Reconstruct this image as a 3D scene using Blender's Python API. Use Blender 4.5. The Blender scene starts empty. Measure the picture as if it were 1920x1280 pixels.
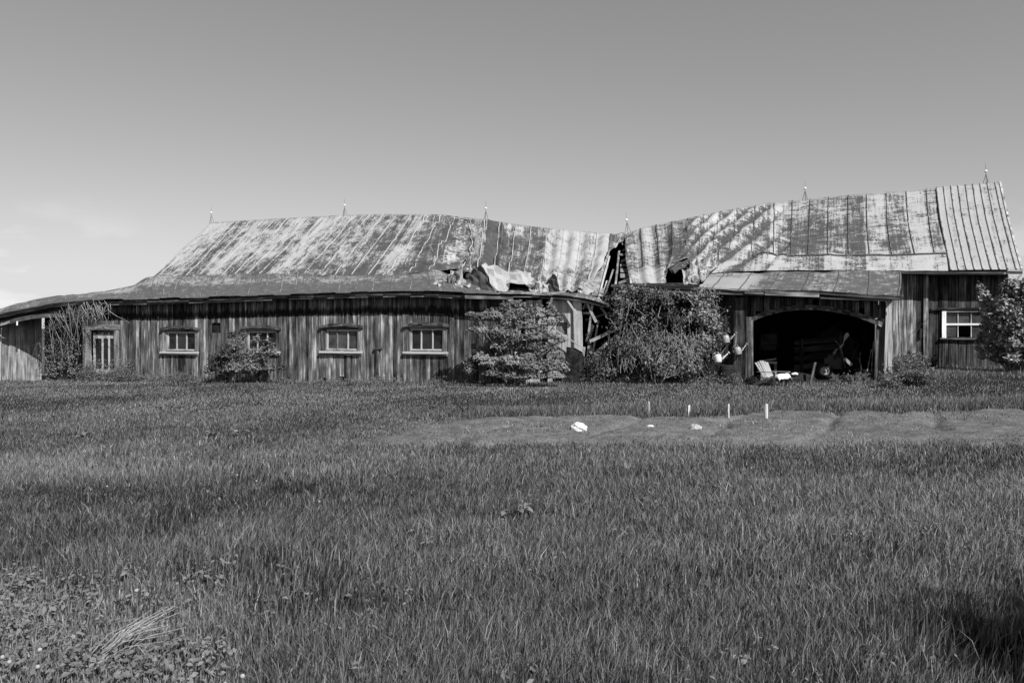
import bpy, math, random
import numpy as np
from mathutils import Vector, Matrix

# ------------------------------------------------------------------ frame
random.seed(7)
RNG = np.random.default_rng(11)
F, CX, HY, CAMZ = 1493.0, 960.0, 615.0, 1.6
TH = math.radians(18.0)
CS, SN = math.cos(TH), math.sin(TH)
C0 = 25.2                                   # distance of the front wall's plane
D = Vector((CS, -SN, 0)); N = Vector((SN, CS, 0)); Z = Vector((0, 0, 1))
COL = bpy.context.scene.collection

def W(px, py, c=0.0):
    """point of the vertical plane c metres behind the front wall"""
    u, v = (px - CX) / F, (HY - py) / F
    Y = (C0 + c) / (u * SN + CS)
    return Vector((u * Y, Y, CAMZ + v * Y))

def L(s, c, z):
    return D * s + N * (C0 + c) + Z * z

def S(px, c=0.0):
    return W(px, HY, c).dot(D)

def sz(px, py, c=0.0):
    w = W(px, py, c)
    return w.dot(D), w.z

def line(pts, c=0.0):
    a = np.array([sz(x, y, c) for x, y in pts])
    return lambda s: float(np.interp(s, a[:, 0], a[:, 1]))

def sstep(a, b, x):
    t = np.clip((np.asarray(x, float) - a) / (b - a), 0, 1)
    return t * t * (3 - 2 * t)

def vnoise(x, y, scale, seed=0):
    x = np.asarray(x, float) / scale + 1000; y = np.asarray(y, float) / scale + 1000
    xi = np.floor(x).astype(np.int64); yi = np.floor(y).astype(np.int64)
    fx = x - xi; fy = y - yi
    fx = fx * fx * (3 - 2 * fx); fy = fy * fy * (3 - 2 * fy)
    def h(a, b):
        n = (a * 374761393 + b * 668265263 + seed * 982451653) & 0xffffffff
        n = ((n ^ (n >> 13)) * 1274126177) & 0xffffffff
        return ((n ^ (n >> 16)) & 0xffff) / 65535.0
    return (h(xi, yi) * (1 - fx) + h(xi + 1, yi) * fx) * (1 - fy) + (h(xi, yi + 1) * (1 - fx) + h(xi + 1, yi + 1) * fx) * fy

def gz(x, y):
    """height of the ground"""
    x = np.asarray(x, float); y = np.asarray(y, float)
    xc = np.clip(x, -30, 30)
    k = sstep(3, 21, y)
    z = k * (-0.19 + 0.020 * xc + 0.22 * sstep(8.5, 12.5, xc) * sstep(18, 23, y))
    z = z + 0.06 * (vnoise(x, y, 2.3, 5) - 0.5) * sstep(2, 5, y) + 0.05 * (vnoise(x, y, 5.1, 6) - 0.5)
    return z

def ground_at(px, py):
    u, v = (px - CX) / F, (HY - py) / F
    Y = 10.0
    for _ in range(60):
        Y = 0.6 * Y + 0.4 * ((float(gz(u * Y, Y)) - CAMZ) / v)
    return Vector((u * Y, Y, float(gz(u * Y, Y))))

# ------------------------------------------------------------------ materials
def mat(name):
    m = bpy.data.materials.new(name); m.use_nodes = True
    nt = m.node_tree
    return m, nt, nt.nodes, nt.links, nt.nodes['Principled BSDF']

def nd(ns, t, **kw):
    n = ns.new(t)
    for k, v in kw.items(): setattr(n, k, v)
    return n

def g4(v): return (v, v, v, 1)

def attr(ns, name):
    return nd(ns, 'ShaderNodeAttribute', attribute_name=name)

def mapped(ns, ls, src, scale):
    mp = nd(ns, 'ShaderNodeMapping'); mp.inputs['Scale'].default_value = scale
    ls.new(src, mp.inputs['Vector']); return mp.outputs[0]

def noise(ns, ls, vec, scale, detail=6, rough=.6):
    n = nd(ns, 'ShaderNodeTexNoise'); n.inputs['Scale'].default_value = scale
    n.inputs['Detail'].default_value = detail; n.inputs['Roughness'].default_value = rough
    ls.new(vec, n.inputs['Vector']); return n.outputs['Fac']

def ramp(ns, ls, fac, stops):
    r = nd(ns, 'ShaderNodeValToRGB'); e = r.color_ramp.elements
    while len(e) < len(stops): e.new(.5)
    for el, (p, v) in zip(e, stops): el.position = p; el.color = g4(v)
    ls.new(fac, r.inputs[0]); return r.outputs[0]

def mth(ns, ls, op, a, b=None, clamp=False):
    m = nd(ns, 'ShaderNodeMath', operation=op, use_clamp=clamp)
    for i, q in enumerate((a, b)):
        if q is None: continue
        if isinstance(q, (int, float)): m.inputs[i].default_value = q
        else: ls.new(q, m.inputs[i])
    return m.outputs[0]

def wood(name, lo=.03, mid=.12, hi=.34, bias=0.0, fringe=False, rough=.9):
    """weathered boards: streaks along the grain, a tone for each board, stains"""
    m, nt, ns, ls, b = mat(name)
    co = attr(ns, 'coord').outputs['Vector']; tn = attr(ns, 'tone').outputs['Fac']
    st = noise(ns, ls, mapped(ns, ls, co, (46, 1.0, 46)), 1, 6, .65)
    st2 = noise(ns, ls, mapped(ns, ls, co, (9, .45, 9)), 1, 4, .6)
    bl = noise(ns, ls, mapped(ns, ls, co, (3.4, 1.5, 3)), 1, 5, .6)
    f = mth(ns, ls, 'ADD', mth(ns, ls, 'MULTIPLY', st, .98), mth(ns, ls, 'MULTIPLY', st2, .75))
    f = mth(ns, ls, 'ADD', f, mth(ns, ls, 'MULTIPLY', bl, .70))
    f = mth(ns, ls, 'ADD', f, mth(ns, ls, 'MULTIPLY', tn, .26))
    f = mth(ns, ls, 'ADD', f, -.845 + bias)
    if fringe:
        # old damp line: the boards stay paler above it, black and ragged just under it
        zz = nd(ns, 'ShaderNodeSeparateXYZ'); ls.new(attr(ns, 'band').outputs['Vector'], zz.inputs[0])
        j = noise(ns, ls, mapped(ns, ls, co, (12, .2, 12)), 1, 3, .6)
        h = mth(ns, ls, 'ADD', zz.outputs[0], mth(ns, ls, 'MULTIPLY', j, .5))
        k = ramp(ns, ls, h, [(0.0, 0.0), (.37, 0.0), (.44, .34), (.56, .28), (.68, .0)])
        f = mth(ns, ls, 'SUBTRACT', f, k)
    col = ramp(ns, ls, f, [(.26, lo), (.46, mid), (.60, mid * 1.9), (.84, hi)])
    ls.new(col, b.inputs['Base Color'])
    b.inputs['Roughness'].default_value = rough
    b.inputs['Specular IOR Level'].default_value = .15
    bp = nd(ns, 'ShaderNodeBump'); bp.inputs['Strength'].default_value = .45; bp.inputs['Distance'].default_value = .012
    ls.new(st, bp.inputs['Height']); ls.new(bp.outputs[0], b.inputs['Normal'])
    return m

def metal(name, light=.46, rust=.09, cover=.5, scale=1.0, rough=.5, an=(2.8, 2.0)):
    """galvanised sheet roofing gone to rust in patches and runs"""
    m, nt, ns, ls, b = mat(name)
    co = attr(ns, 'coord').outputs['Vector']; tn = attr(ns, 'tone').outputs['Fac']
    n1 = noise(ns, ls, mapped(ns, ls, co, (.42 * scale, .34 * scale, 1)), 1, 3, .55)
    n2 = noise(ns, ls, mapped(ns, ls, co, (an[0] * scale, an[1] * scale, 1)), 1, 10, .76)
    n3 = noise(ns, ls, mapped(ns, ls, co, (12, .7, 1)), 1, 6, .68)
    n4 = noise(ns, ls, mapped(ns, ls, co, (15, 19, 1)), 1, 5, .72)
    f = mth(ns, ls, 'ADD', mth(ns, ls, 'MULTIPLY', n1, .50), mth(ns, ls, 'MULTIPLY', n2, 1.05))
    f = mth(ns, ls, 'ADD', f, mth(ns, ls, 'MULTIPLY', n3, .60))
    f = mth(ns, ls, 'ADD', f, mth(ns, ls, 'MULTIPLY', n4, .95))
    f = mth(ns, ls, 'ADD', f, mth(ns, ls, 'MULTIPLY', tn, .55))
    f = mth(ns, ls, 'ADD', f, cover - 1.815)
    k = ramp(ns, ls, f, [(.41, 0), (.47, .25), (.53, .76), (.585, 1)])
    mx = nd(ns, 'ShaderNodeMix', data_type='RGBA'); ls.new(k, mx.inputs[0])
    lt = ramp(ns, ls, n4, [(.3, light * .70), (.7, light * 1.2)])
    ls.new(lt, mx.inputs[6])
    dk = ramp(ns, ls, n2, [(.3, rust * 1.5), (.7, rust * .65)]); ls.new(dk, mx.inputs[7])
    ls.new(mx.outputs[2], b.inputs['Base Color'])
    ls.new(ramp(ns, ls, k, [(0, rough), (1, .9)]), b.inputs['Roughness'])
    b.inputs['Metallic'].default_value = .0
    b.inputs['Specular IOR Level'].default_value = .45
    bp = nd(ns, 'ShaderNodeBump'); bp.inputs['Strength'].default_value = .35; bp.inputs['Distance'].default_value = .03
    ls.new(n2, bp.inputs['Height']); ls.new(bp.outputs[0], b.inputs['Normal'])
    return m

def leafmat(name, lo, hi, trans=.25, spec=.25, rough=.55):
    m, nt, ns, ls, b = mat(name)
    tn = attr(ns, 'tone').outputs['Fac']
    col = ramp(ns, ls, tn, [(0, lo), (1, hi)])
    ls.new(col, b.inputs['Base Color']); b.inputs['Roughness'].default_value = rough
    b.inputs['Specular IOR Level'].default_value = spec
    t = nd(ns, 'ShaderNodeBsdfTranslucent'); ls.new(col, t.inputs[0])
    mx = nd(ns, 'ShaderNodeMixShader'); mx.inputs[0].default_value = trans
    ls.new(b.outputs[0], mx.inputs[1]); ls.new(t.outputs[0], mx.inputs[2])
    ls.new(mx.outputs[0], ns['Material Output'].inputs[0])
    return m

def plain(name, v, rough=.8, var=.3, scale=9, spec=.2, metallic=0.0):
    m, nt, ns, ls, b = mat(name)
    tc = nd(ns, 'ShaderNodeTexCoord')
    n = noise(ns, ls, tc.outputs['Object'], scale, 6, .6)
    ls.new(ramp(ns, ls, n, [(.3, v * (1 - var)), (.7, min(1, v * (1 + var)))]), b.inputs['Base Color'])
    b.inputs['Roughness'].default_value = rough; b.inputs['Metallic'].default_value = metallic
    b.inputs['Specular IOR Level'].default_value = spec
    return m

def glassmat(name, v, rough=.12):
    m, nt, ns, ls, b = mat(name)
    tc = nd(ns, 'ShaderNodeTexCoord')
    n = noise(ns, ls, tc.outputs['Object'], 2.2, 5, .6)
    ls.new(ramp(ns, ls, n, [(.35, v * .4), (.7, v * 1.5)]), b.inputs['Base Color'])
    ls.new(ramp(ns, ls, n, [(.3, rough * .6), (.7, rough * 2)]), b.inputs['Roughness'])
    b.inputs['Specular IOR Level'].default_value = .6
    return m

def groundmat(name, lo, hi, scale, far=None):
    m, nt, ns, ls, b = mat(name)
    tc = nd(ns, 'ShaderNodeTexCoord')
    n1 = noise(ns, ls, tc.outputs['Object'], scale, 8, .7)
    n2 = noise(ns, ls, tc.outputs['Object'], scale * 12, 6, .7)
    f = mth(ns, ls, 'ADD', mth(ns, ls, 'MULTIPLY', n1, .55), mth(ns, ls, 'MULTIPLY', n2, .45))
    col = ramp(ns, ls, f, [(.36, lo), (.64, hi)])
    if far:
        ln = nd(ns, 'ShaderNodeVectorMath', operation='LENGTH'); ls.new(tc.outputs['Object'], ln.inputs[0])
        k = ramp(ns, ls, mth(ns, ls, 'DIVIDE', ln.outputs['Value'], 100), [(.34, 0), (.42, 1)])
        mx = nd(ns, 'ShaderNodeMix', data_type='RGBA'); ls.new(k, mx.inputs[0]); ls.new(col, mx.inputs[6])
        ls.new(ramp(ns, ls, f, [(.36, far[0]), (.64, far[1])]), mx.inputs[7]); col = mx.outputs[2]
    ls.new(col, b.inputs['Base Color'])
    b.inputs['Roughness'].default_value = 1; b.inputs['Specular IOR Level'].default_value = .05
    bp = nd(ns, 'ShaderNodeBump'); bp.inputs['Strength'].default_value = .8; bp.inputs['Distance'].default_value = .03
    ls.new(n2, bp.inputs['Height']); ls.new(bp.outputs[0], b.inputs['Normal'])
    return m

M = dict(
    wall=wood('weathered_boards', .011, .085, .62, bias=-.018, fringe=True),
    stake=wood('painted_stakes', .22, .42, .62, bias=.06),
    wall_dark=wood('shade_toned_boards', .008, .060, .50, bias=-.07),  # darker copy of the wall boards; eave shade put into the colour
    wall_bare=wood('bare_boards', .010, .075, .60, bias=-.02),
    wall2=wood('pale_boards', .05, .20, .55, bias=.10),
    trim=wood('window_trim', .07, .26, .52, bias=.06),
    casing=wood('window_casing', .025, .13, .46, bias=-.04),
    trimdark=wood('shed_boards', .03, .12, .50, bias=.0),
    white=wood('old_white_paint', .30, .62, .78, bias=.14),
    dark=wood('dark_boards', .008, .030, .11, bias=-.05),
    fascia=wood('fascia_boards', .015, .07, .40, bias=-.02),
    roof=metal('rusty_sheet_roof', .43, .06, .485),
    roof_low=metal('rusty_lean_to_roof', .36, .085, .55),
    roof_pale=metal('pale_sheet_roof', .40, .10, .36, an=(2.2, 4.0)),
    roof_mid=metal('speckled_sheet_roof', .43, .06, .475, an=(1.7, 4.4)),
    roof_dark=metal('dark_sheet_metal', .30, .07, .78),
    sheet=metal('torn_sheet', .42, .10, .33),
    glass=glassmat('dusty_glass', .022),
    glass_grey=glassmat('grey_glass', .07, .2),
    black=plain('black_opening', .006, 1, .2),
    leaf=leafmat('bush_leaves', .05, .36),
    leaf2=leafmat('creeper_leaves', .03, .40),
    leaf3=leafmat('glossy_leaves', .04, .36, .2, .5, .4),
    weed=leafmat('weed_leaves', .05, .28),
    grass=leafmat('grass_blades', .010, .40, .12, .3, .5),
    twig=plain('bark', .14, .9, .5, 20),
    palevine=plain('dead_vine_stems', .30, .9, .5, 20),
    ground=groundmat('field_soil', .012, .034, 3.0, (.06, .12)),
    soil=groundmat('garden_soil', .06, .24, 1.9),
    galv=plain('galvanised_can', .34, .45, .3, 14, .6),
    whitepaint=plain('white_enamel', .70, .4, .05, 6, .5),
    cloth=plain('white_cloth', .75, .95, .06, 12),
    bone=plain('white_plastic', .6, .7, .12, 30),
    iron=plain('dark_iron', .02, .5, .4, 18, .5),
    rubber=plain('old_rubber', .02, .9, .4, 10),
    chairw=wood('grey_chair_slats', .06, .17, .34, bias=.04),
    rodm=plain('lightning_rod_metal', .16, .5, .3, 20, .5),
    ballm=plain('milk_glass_ball', .85, .2, .03, 5, .7),
    puff=plain('dandelion_down', .38, 1, .1, 60),
)

# ------------------------------------------------------------------ mesh building
class MB:
    def __init__(s): s.v = []; s.f = []; s.t = []; s.c = []; s.b = []
    def add(s, verts, faces, tone=.5, coords=None, band=None):
        o = len(s.v)
        s.v += [tuple(q) for q in verts]
        s.f += [tuple(i + o for i in f) for f in faces]
        n = len(verts)
        s.t += list(tone) if hasattr(tone, '__len__') else [tone] * n
        s.c += [tuple(q) for q in (coords if coords is not None else verts)]
        s.b += list(band) if band is not None else [9.0] * n
    def bar(s, p0, p1, side, dep, tone=None, band=None):
        """board from p0 to p1; side and dep are its full width and thickness as vectors"""
        p0, p1, side, dep = map(Vector, (p0, p1, side, dep))
        if tone is None: tone = random.random()
        ox, oy, oz = random.random() * 60, random.random() * 60, random.random() * 60
        ln, w, d = (p1 - p0).length, side.length, dep.length
        vs, co, bd = [], [], []
        for k, p in enumerate((p0, p1)):
            for a, b_ in ((-.5, -.5), (.5, -.5), (.5, .5), (-.5, .5)):
                vs.append(p + side * a + dep * b_); co.append((ox + a * w, oy + k * ln, oz + b_ * d))
                bd.append(band[k] if band else 9.0)
        s.add(vs, [(0, 1, 2, 3), (7, 6, 5, 4), (0, 4, 5, 1), (1, 5, 6, 2), (2, 6, 7, 3), (3, 7, 4, 0)], tone, co, bd)
    def box(s, c, sx, sy, sz_, rz=0, tone=None):
        c = Vector(c); r = Matrix.Rotation(rz, 3, 'Z')
        s.bar(c - Z * sz_ / 2, c + Z * sz_ / 2, r @ Vector((sx, 0, 0)), r @ Vector((0, sy, 0)), tone)
    def tube(s, pts, r, sides=5, r1=None, tone=.5, caps=True):
        pts = [Vector(p) for p in pts]; n = len(pts)
        r1 = r if r1 is None else r1
        vs = []; fs = []
        for i, p in enumerate(pts):
            t = (pts[min(i + 1, n - 1)] - pts[max(i - 1, 0)])
            if t.length < 1e-9: t = Vector((0, 0, 1))
            t.normalize()
            a = t.cross(Vector((0, 0, 1)) if abs(t.z) < .9 else Vector((1, 0, 0))).normalized(); b_ = t.cross(a)
            rr = r + (r1 - r) * i / max(1, n - 1)
            for k in range(sides):
                an = 2 * math.pi * k / sides
                vs.append(p + a * math.cos(an) * rr + b_ * math.sin(an) * rr)
        for i in range(n - 1):
            for k in range(sides):
                k2 = (k + 1) % sides
                fs.append((i * sides + k, i * sides + k2, (i + 1) * sides + k2, (i + 1) * sides + k))
        if caps:
            fs.append(tuple(range(sides - 1, -1, -1))); fs.append(tuple((n - 1) * sides + k for k in range(sides)))
        s.add(vs, fs, tone)
    def lathe(s, base, prof, sides=16, axis=Z, tone=.5):
        base = Vector(base); ax = Vector(axis).normalized()
        a = ax.cross(Vector((1, 0, 0)) if abs(ax.x) < .9 else Vector((0, 1, 0))).normalized(); b_ = ax.cross(a)
        vs = []; fs = []
        for r, h in prof:
            for k in range(sides):
                an = 2 * math.pi * k / sides
                vs.append(base + ax * h + (a * math.cos(an) + b_ * math.sin(an)) * r)
        for i in range(len(prof) - 1):
            for k in range(sides):
                k2 = (k + 1) % sides
                fs.append((i * sides + k, i * sides + k2, (i + 1) * sides + k2, (i + 1) * sides + k))
        s.add(vs, fs, tone)
    def grid(s, P, tone=.5, coords=None):
        """P: array [m, k, 3]"""
        m, k = P.shape[:2]
        fs = [(i * k + j, (i + 1) * k + j, (i + 1) * k + j + 1, i * k + j + 1) for i in range(m - 1) for j in range(k - 1)]
        s.add(P.reshape(-1, 3).tolist(), fs, tone if not isinstance(tone, np.ndarray) else tone.reshape(-1).tolist(),
              None if coords is None else coords.reshape(-1, 3).tolist())
    def build(s, name, material, parent=None, smooth=False, solid=0.0):
        off = Vector((0, 0, 0)) if parent is None else wloc(parent)
        me = bpy.data.meshes.new(name)
        me.from_pydata([(a - off.x, b - off.y, c - off.z) for a, b, c in s.v], [], s.f)
        finish_mesh(me, s.t, s.c, s.b)
        if smooth: me.polygons.foreach_set('use_smooth', [True] * len(me.polygons))
        me.materials.append(material)
        o = bpy.data.objects.new(name, me); COL.objects.link(o)
        if parent: o.parent = parent
        if solid:
            md = o.modifiers.new('thickness', 'SOLIDIFY'); md.thickness = solid; md.offset = 0
        me.update()
        return o

def finish_mesh(me, tone, coord=None, band=None):
    a = me.attributes.new('tone', 'FLOAT', 'POINT'); a.data.foreach_set('value', np.asarray(tone, np.float32))
    if coord is not None:
        a = me.attributes.new('coord', 'FLOAT_VECTOR', 'POINT'); a.data.foreach_set('vector', np.asarray(coord, np.float32).ravel())
    if band is not None and min(band) < 8:
        a = me.attributes.new('band', 'FLOAT', 'POINT'); a.data.foreach_set('value', np.asarray(band, np.float32))

def wloc(o):
    v = Vector((0, 0, 0))
    while o is not None: v += Vector(o.location); o = o.parent
    return v

def arrays_obj(name, verts, facelist, tone, material, parent=None):
    """big meshes: facelist is a list of [n, k] index arrays"""
    off = np.array(wloc(parent)) if parent else np.zeros(3)
    me = bpy.data.meshes.new(name)
    verts = (np.asarray(verts, np.float64) - off).astype(np.float32)
    me.vertices.add(len(verts)); me.vertices.foreach_set('co', verts.ravel())
    loops = np.concatenate([f.ravel() for f in facelist]).astype(np.int32)
    sizes = np.concatenate([np.full(len(f), f.shape[1], np.int32) for f in facelist])
    starts = np.concatenate([[0], np.cumsum(sizes)[:-1]]).astype(np.int32)
    me.loops.add(len(loops)); me.loops.foreach_set('vertex_index', loops)
    me.polygons.add(len(sizes)); me.polygons.foreach_set('loop_start', starts)
    me.update(calc_edges=True)
    a = me.attributes.new('tone', 'FLOAT', 'POINT'); a.data.foreach_set('value', np.asarray(tone, np.float32))
    me.materials.append(material)
    o = bpy.data.objects.new(name, me); COL.objects.link(o)
    if parent: o.parent = parent
    return o

def tag(o, label=None, cat=None, group=None, kind=None):
    if label: o['label'] = label
    if cat: o['category'] = cat
    if group: o['group'] = group
    if kind: o['kind'] = kind
    return o

def thing(name, label, cat, loc, group=None):
    o = bpy.data.objects.new(name, None); COL.objects.link(o); o.location = loc
    o.empty_display_size = .2
    return tag(o, label, cat, group)

def dup(root, loc, rz=0.0, scale=1.0, label=None):
    r = root.copy(); COL.objects.link(r); r.location = loc; r.rotation_euler = (0, 0, rz); r.scale = (scale,) * 3
    if label: r['label'] = label
    for ch in list(root.children):
        c = ch.copy(); COL.objects.link(c); c.parent = r
        for g_ in list(ch.children):
            d = g_.copy(); COL.objects.link(d); d.parent = c
    return r

# ------------------------------------------------------------------ lofts
def crm(P, t):
    """Catmull-Rom through rows P at parameters t (0..len-1)"""
    n = len(P); i = np.clip(np.floor(t).astype(int), 0, n - 2); f = (t - i)[:, None]
    f = f.reshape((-1,) + (1,) * (P.ndim - 1))
    p0 = P[np.maximum(i - 1, 0)]; p1 = P[i]; p2 = P[i + 1]; p3 = P[np.minimum(i + 2, n - 1)]
    return .5 * ((2 * p1) + (p2 - p0) * f + (2 * p0 - 5 * p1 + 4 * p2 - p3) * f ** 2 + (3 * p1 - p0 - 3 * p2 + p3) * f ** 3)

def loft(cols, nu, nv, linear_v=False):
    P = np.array([[tuple(W(*q)) for q in c] for c in cols])          # [m,k,3]
    m, k = P.shape[:2]
    # spread u by arc length of the top edge
    d = np.concatenate([[0], np.cumsum(np.linalg.norm(np.diff(P[:, 0], axis=0), axis=1) + 1e-6)])
    tu = np.interp(np.linspace(0, d[-1], nu), d, np.arange(m))
    A = crm(P, tu)
    B = np.swapaxes(A, 0, 1)
    tv = np.linspace(0, k - 1, nv)
    if linear_v:
        i = np.clip(np.floor(tv).astype(int), 0, k - 2); f = (tv - i)[:, None, None]
        B = B[i] * (1 - f) + B[i + 1] * f
    else:
        B = crm(B, tv)
    return np.swapaxes(B, 0, 1), tu

def normals(P):
    du = np.gradient(P, axis=0); dv = np.gradient(P, axis=1)
    n = np.cross(du, dv); n /= np.linalg.norm(n, axis=2, keepdims=True) + 1e-9
    n *= np.where((n[:, :, 1:2] > 0), -1, 1)          # towards the viewer's side / upwards
    return n

def surf_coords(P, ox=0.0):
    u = np.concatenate([[0], np.cumsum(np.linalg.norm(np.diff(P[:, 0], axis=0), axis=1))])
    v = np.concatenate([np.zeros((len(P), 1)), np.cumsum(np.linalg.norm(np.diff(P, axis=1), axis=2), axis=1)], axis=1)
    return np.dstack([np.repeat(u[:, None], P.shape[1], 1) + ox, v, np.zeros_like(v)]), u, v

def crease(C, amp, scale, seed):
    return amp * (np.abs(2 * vnoise(C[:, :, 0], C[:, :, 1], scale, seed) - 1) * 2.4 - 1)

def dent(C, amp, scale, seed):
    return amp * (vnoise(C[:, :, 0], C[:, :, 1], scale, seed) - .5) * 2

def seams(mb, P, nrm, u, spacing, j0=0, j1=None, w=.035, h=.045, tone=.45, start=.3, skip=0.0, C=None):
    """standing seams down the slope: raised ribs that follow the sheet"""
    j1 = P.shape[1] if j1 is None else j1
    pos = start
    while pos < u[-1]:
        i = int(np.clip(np.searchsorted(u, pos), 1, len(u) - 1))
        f = (pos - u[i - 1]) / max(1e-6, u[i] - u[i - 1])
        pos += spacing * random.uniform(.95, 1.05)
        if random.random() < skip: continue
        p = P[i - 1] * (1 - f) + P[i] * f
        n = nrm[i]; du = P[i] - P[i - 1]; du /= np.linalg.norm(du, axis=1, keepdims=True) + 1e-9
        p = p[j0:j1]; n = n[j0:j1]; du = du[j0:j1]
        vs = np.stack([p - du * w / 2 - n * .01, p - du * w * .3 + n * h, p + du * w * .3 + n * h, p + du * w / 2 - n * .01], 1)
        m = len(p)
        fs = [(4 * a + b, 4 * a + b + 1, 4 * a + b + 5, 4 * a + b + 4) for a in range(m - 1) for b in range(3)]
        fs += [(0, 1, 2, 3), (4 * m - 1, 4 * m - 2, 4 * m - 3, 4 * m - 4)]
        co = np.zeros((m * 4, 3)); co[:, 0] = pos * 3.1; co[:, 1] = np.repeat(np.arange(m) * .1, 4)
        mb.add(vs.reshape(-1, 3).tolist(), fs, tone, co.tolist())

def panel_tone(C, u, spacing, lo=.25, hi=.75, seed=3):
    r = np.random.default_rng(seed).uniform(lo, hi, 400)
    k = (C[:, :, 0] / spacing).astype(int) % 400
    return r[k]

# =================================================================== BARN
barn = thing('barn', 'long collapsing plank barn with rusty sheet metal roof sagging in the middle', 'barn', L(0, 3, float(gz(0, 27))))

EAVE = [(-60, 606), (0, 590), (40, 581), (100, 570), (170, 563), (230, 561), (300, 560), (400, 557), (550, 551), (700, 547),
        (800, 546), (870, 550), (1000, 553), (1090, 559), (1140, 571)]
eave_z = line(EAVE, -.5)

# ---- main roof, left of the break (A + B), one sheet from ridge to knee
R6, K = 6.9, 2.9
colsA = [
    [(395, 417, R6), (340, 470, 4.9), (287, 521, K)],
    [(470, 413, R6), (420, 466, 4.9), (368, 519, K)],
    [(560, 408, R6), (510, 462, 4.9), (455, 517, K)],
    [(631, 404, R6), (582, 461, 4.9), (527, 516, K)],
    [(720, 402, R6), (672, 460, 4.9), (628, 518, K)],
    [(790, 402, R6), (754, 460, 4.9), (712, 517, K)],
    [(830, 403, R6), (803, 458, 4.9), (772, 513, K)],
    [(862, 407, R6), (842, 455, 4.9), (818, 509, K)],
    [(874, 408, R6), (872, 455, 5.3), (858, 505, 3.3)],
    [(890, 410, R6), (884, 455, 4.7), (872, 512, 2.2)],
    [(917, 413, R6), (911, 460, 4.5), (900, 524, 1.7)],
    [(970, 421, R6), (964, 470, 4.3), (950, 536, 1.1)],
    [(1020, 427, R6), (1015, 478, 4.0), (1003, 545, .8)],
    [(1078, 432, R6), (1071, 487, 3.9), (1060, 551, .6)],
    [(1118, 436, R6), (1111, 486, 3.9), (1094, 548, .9)],
    [(1143, 437, R6), (1138, 470, 4.6), (1128, 506, 2.8)],
]
P, tu = loft(colsA, 420, 60)
C, u, v = surf_coords(P)
nr = normals(P)
crump = sstep(4.4, 6.6, tu)[:, None] * (1 - sstep(10, 12, tu))[:, None] * np.ones_like(v)
amp = dent(C, .035, .9, 1) + dent(C, .018, .33, 2) + crump * (1 - .9 * sstep(.8, 1, v / v[:, -1:])) * (crease(C, .17, .95, 3) + crease(C, .07, .42, 4))
mid = sstep(9.5, 11, tu)[:, None] * np.ones_like(v)
amp = amp + mid * (.05 * np.sin(C[:, :, 0] * 2 * math.pi / .62) + dent(C, .05, .5, 8) + crease(C, .05, .7, 9))
P = P + nr * amp[:, :, None] * sstep(0, .4, v)[:, :, None]
nr = normals(P)
tn = panel_tone(C, u, .68, .3, .7, 3) + .16 * sstep(3.2, 4.6, v) + .1 * crump
tn = tn + .15 * (sstep(9.2, 9.8, tu) * (1 - sstep(11.2, 12.2, tu)))[:, None] - .22 * sstep(11.6, 12.4, tu)[:, None]
cut = np.random.default_rng(6).uniform(0, 1, 300)[(C[:, -1, 0] / .23).astype(int) % 300] * sstep(8.6, 9.4, tu)
for j in range(1, 8): P[:, -j] = P[:, -j] * (1 - (cut * .9)[:, None]) + P[:, -8] * (cut * .9)[:, None]
mb = MB(); mb.grid(P, tn, C)
seams(mb, P, nr, u, .70, 0, 58, w=.028, h=.035, tone=.3, start=.25)
mb_a = mb
P, tu = loft([[(1143.5, 438, R6), (1141, 455, 6.0), (1138, 477, 4.7)], [(1158, 437, R6), (1155, 450, 6.2), (1150, 466, 5.4)], [(1173, 437, R6), (1172, 444, 6.5), (1169, 452, 6.1)]], 30, 20)
C, u, v = surf_coords(P, 33); nr = normals(P); P = P + nr * dent(C, .08, .25, 7)[:, :, None]
mb.grid(P, .62, C)
mb.build('metal_roof', M['roof'], barn, smooth=True, solid=.012)

# ---- lean-to roof, left
colsL = [
    [(-60, 592, .5), (-62, 598, .0), (-64, 607, -.55)],
    [(0, 577, .8), (-10, 584, .2), (-20, 594, -.55)],
    [(45, 566, 1.2), (36, 573, .4), (30, 583, -.55)],
    [(130, 552, 1.8), (115, 559, .7), (100, 570, -.55)],
    [(200, 544, 2.2), (185, 553, .9), (170, 563, -.55)],
    [(250, 536, 2.7), (238, 548, 1.2), (225, 561, -.55)],
    [(286, 519, 3.0), (278, 537, 1.5), (280, 560, -.55)],
    [(368, 517, 3.0), (352, 536, 1.5), (345, 558, -.55)],
    [(455, 515, 3.0), (446, 533, 1.5), (440, 555, -.55)],
    [(527, 514, 3.0), (525, 531, 1.5), (520, 552, -.55)],
    [(628, 516, 3.0), (622, 530, 1.5), (618, 549, -.55)],
    [(712, 515, 3.0), (708, 528, 1.5), (704, 546, -.55)],
    [(772, 511, 3.0), (775, 525, 1.5), (772, 545, -.55)],
    [(818, 507, 3.0), (822, 524, 1.4), (822, 546, -.55)],
    [(868, 520, 2.2), (870, 532, 1.0), (872, 548, -.55)],
    [(950, 538, 1.0), (950, 544, .3), (952, 550, -.55)],
    [(1040, 546, .7), (1040, 549, .1), (1040, 553, -.55)],
    [(1100, 553, .5), (1098, 556, .1), (1095, 559, -.55)],
    [(1142, 566, .4), (1141, 568, .1), (1140, 571, -.55)],
]
P, tu = loft(colsL, 380, 26)
C, u, v = surf_coords(P, 40)
nr = normals(P)
jz = np.random.default_rng(4).uniform(-1, 1, 200)[(C[:, :, 0] / .72).astype(int) % 200]
P[:, :, 2] += .03 * jz * sstep(.55, 1, v / v[:, -1:])
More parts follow.
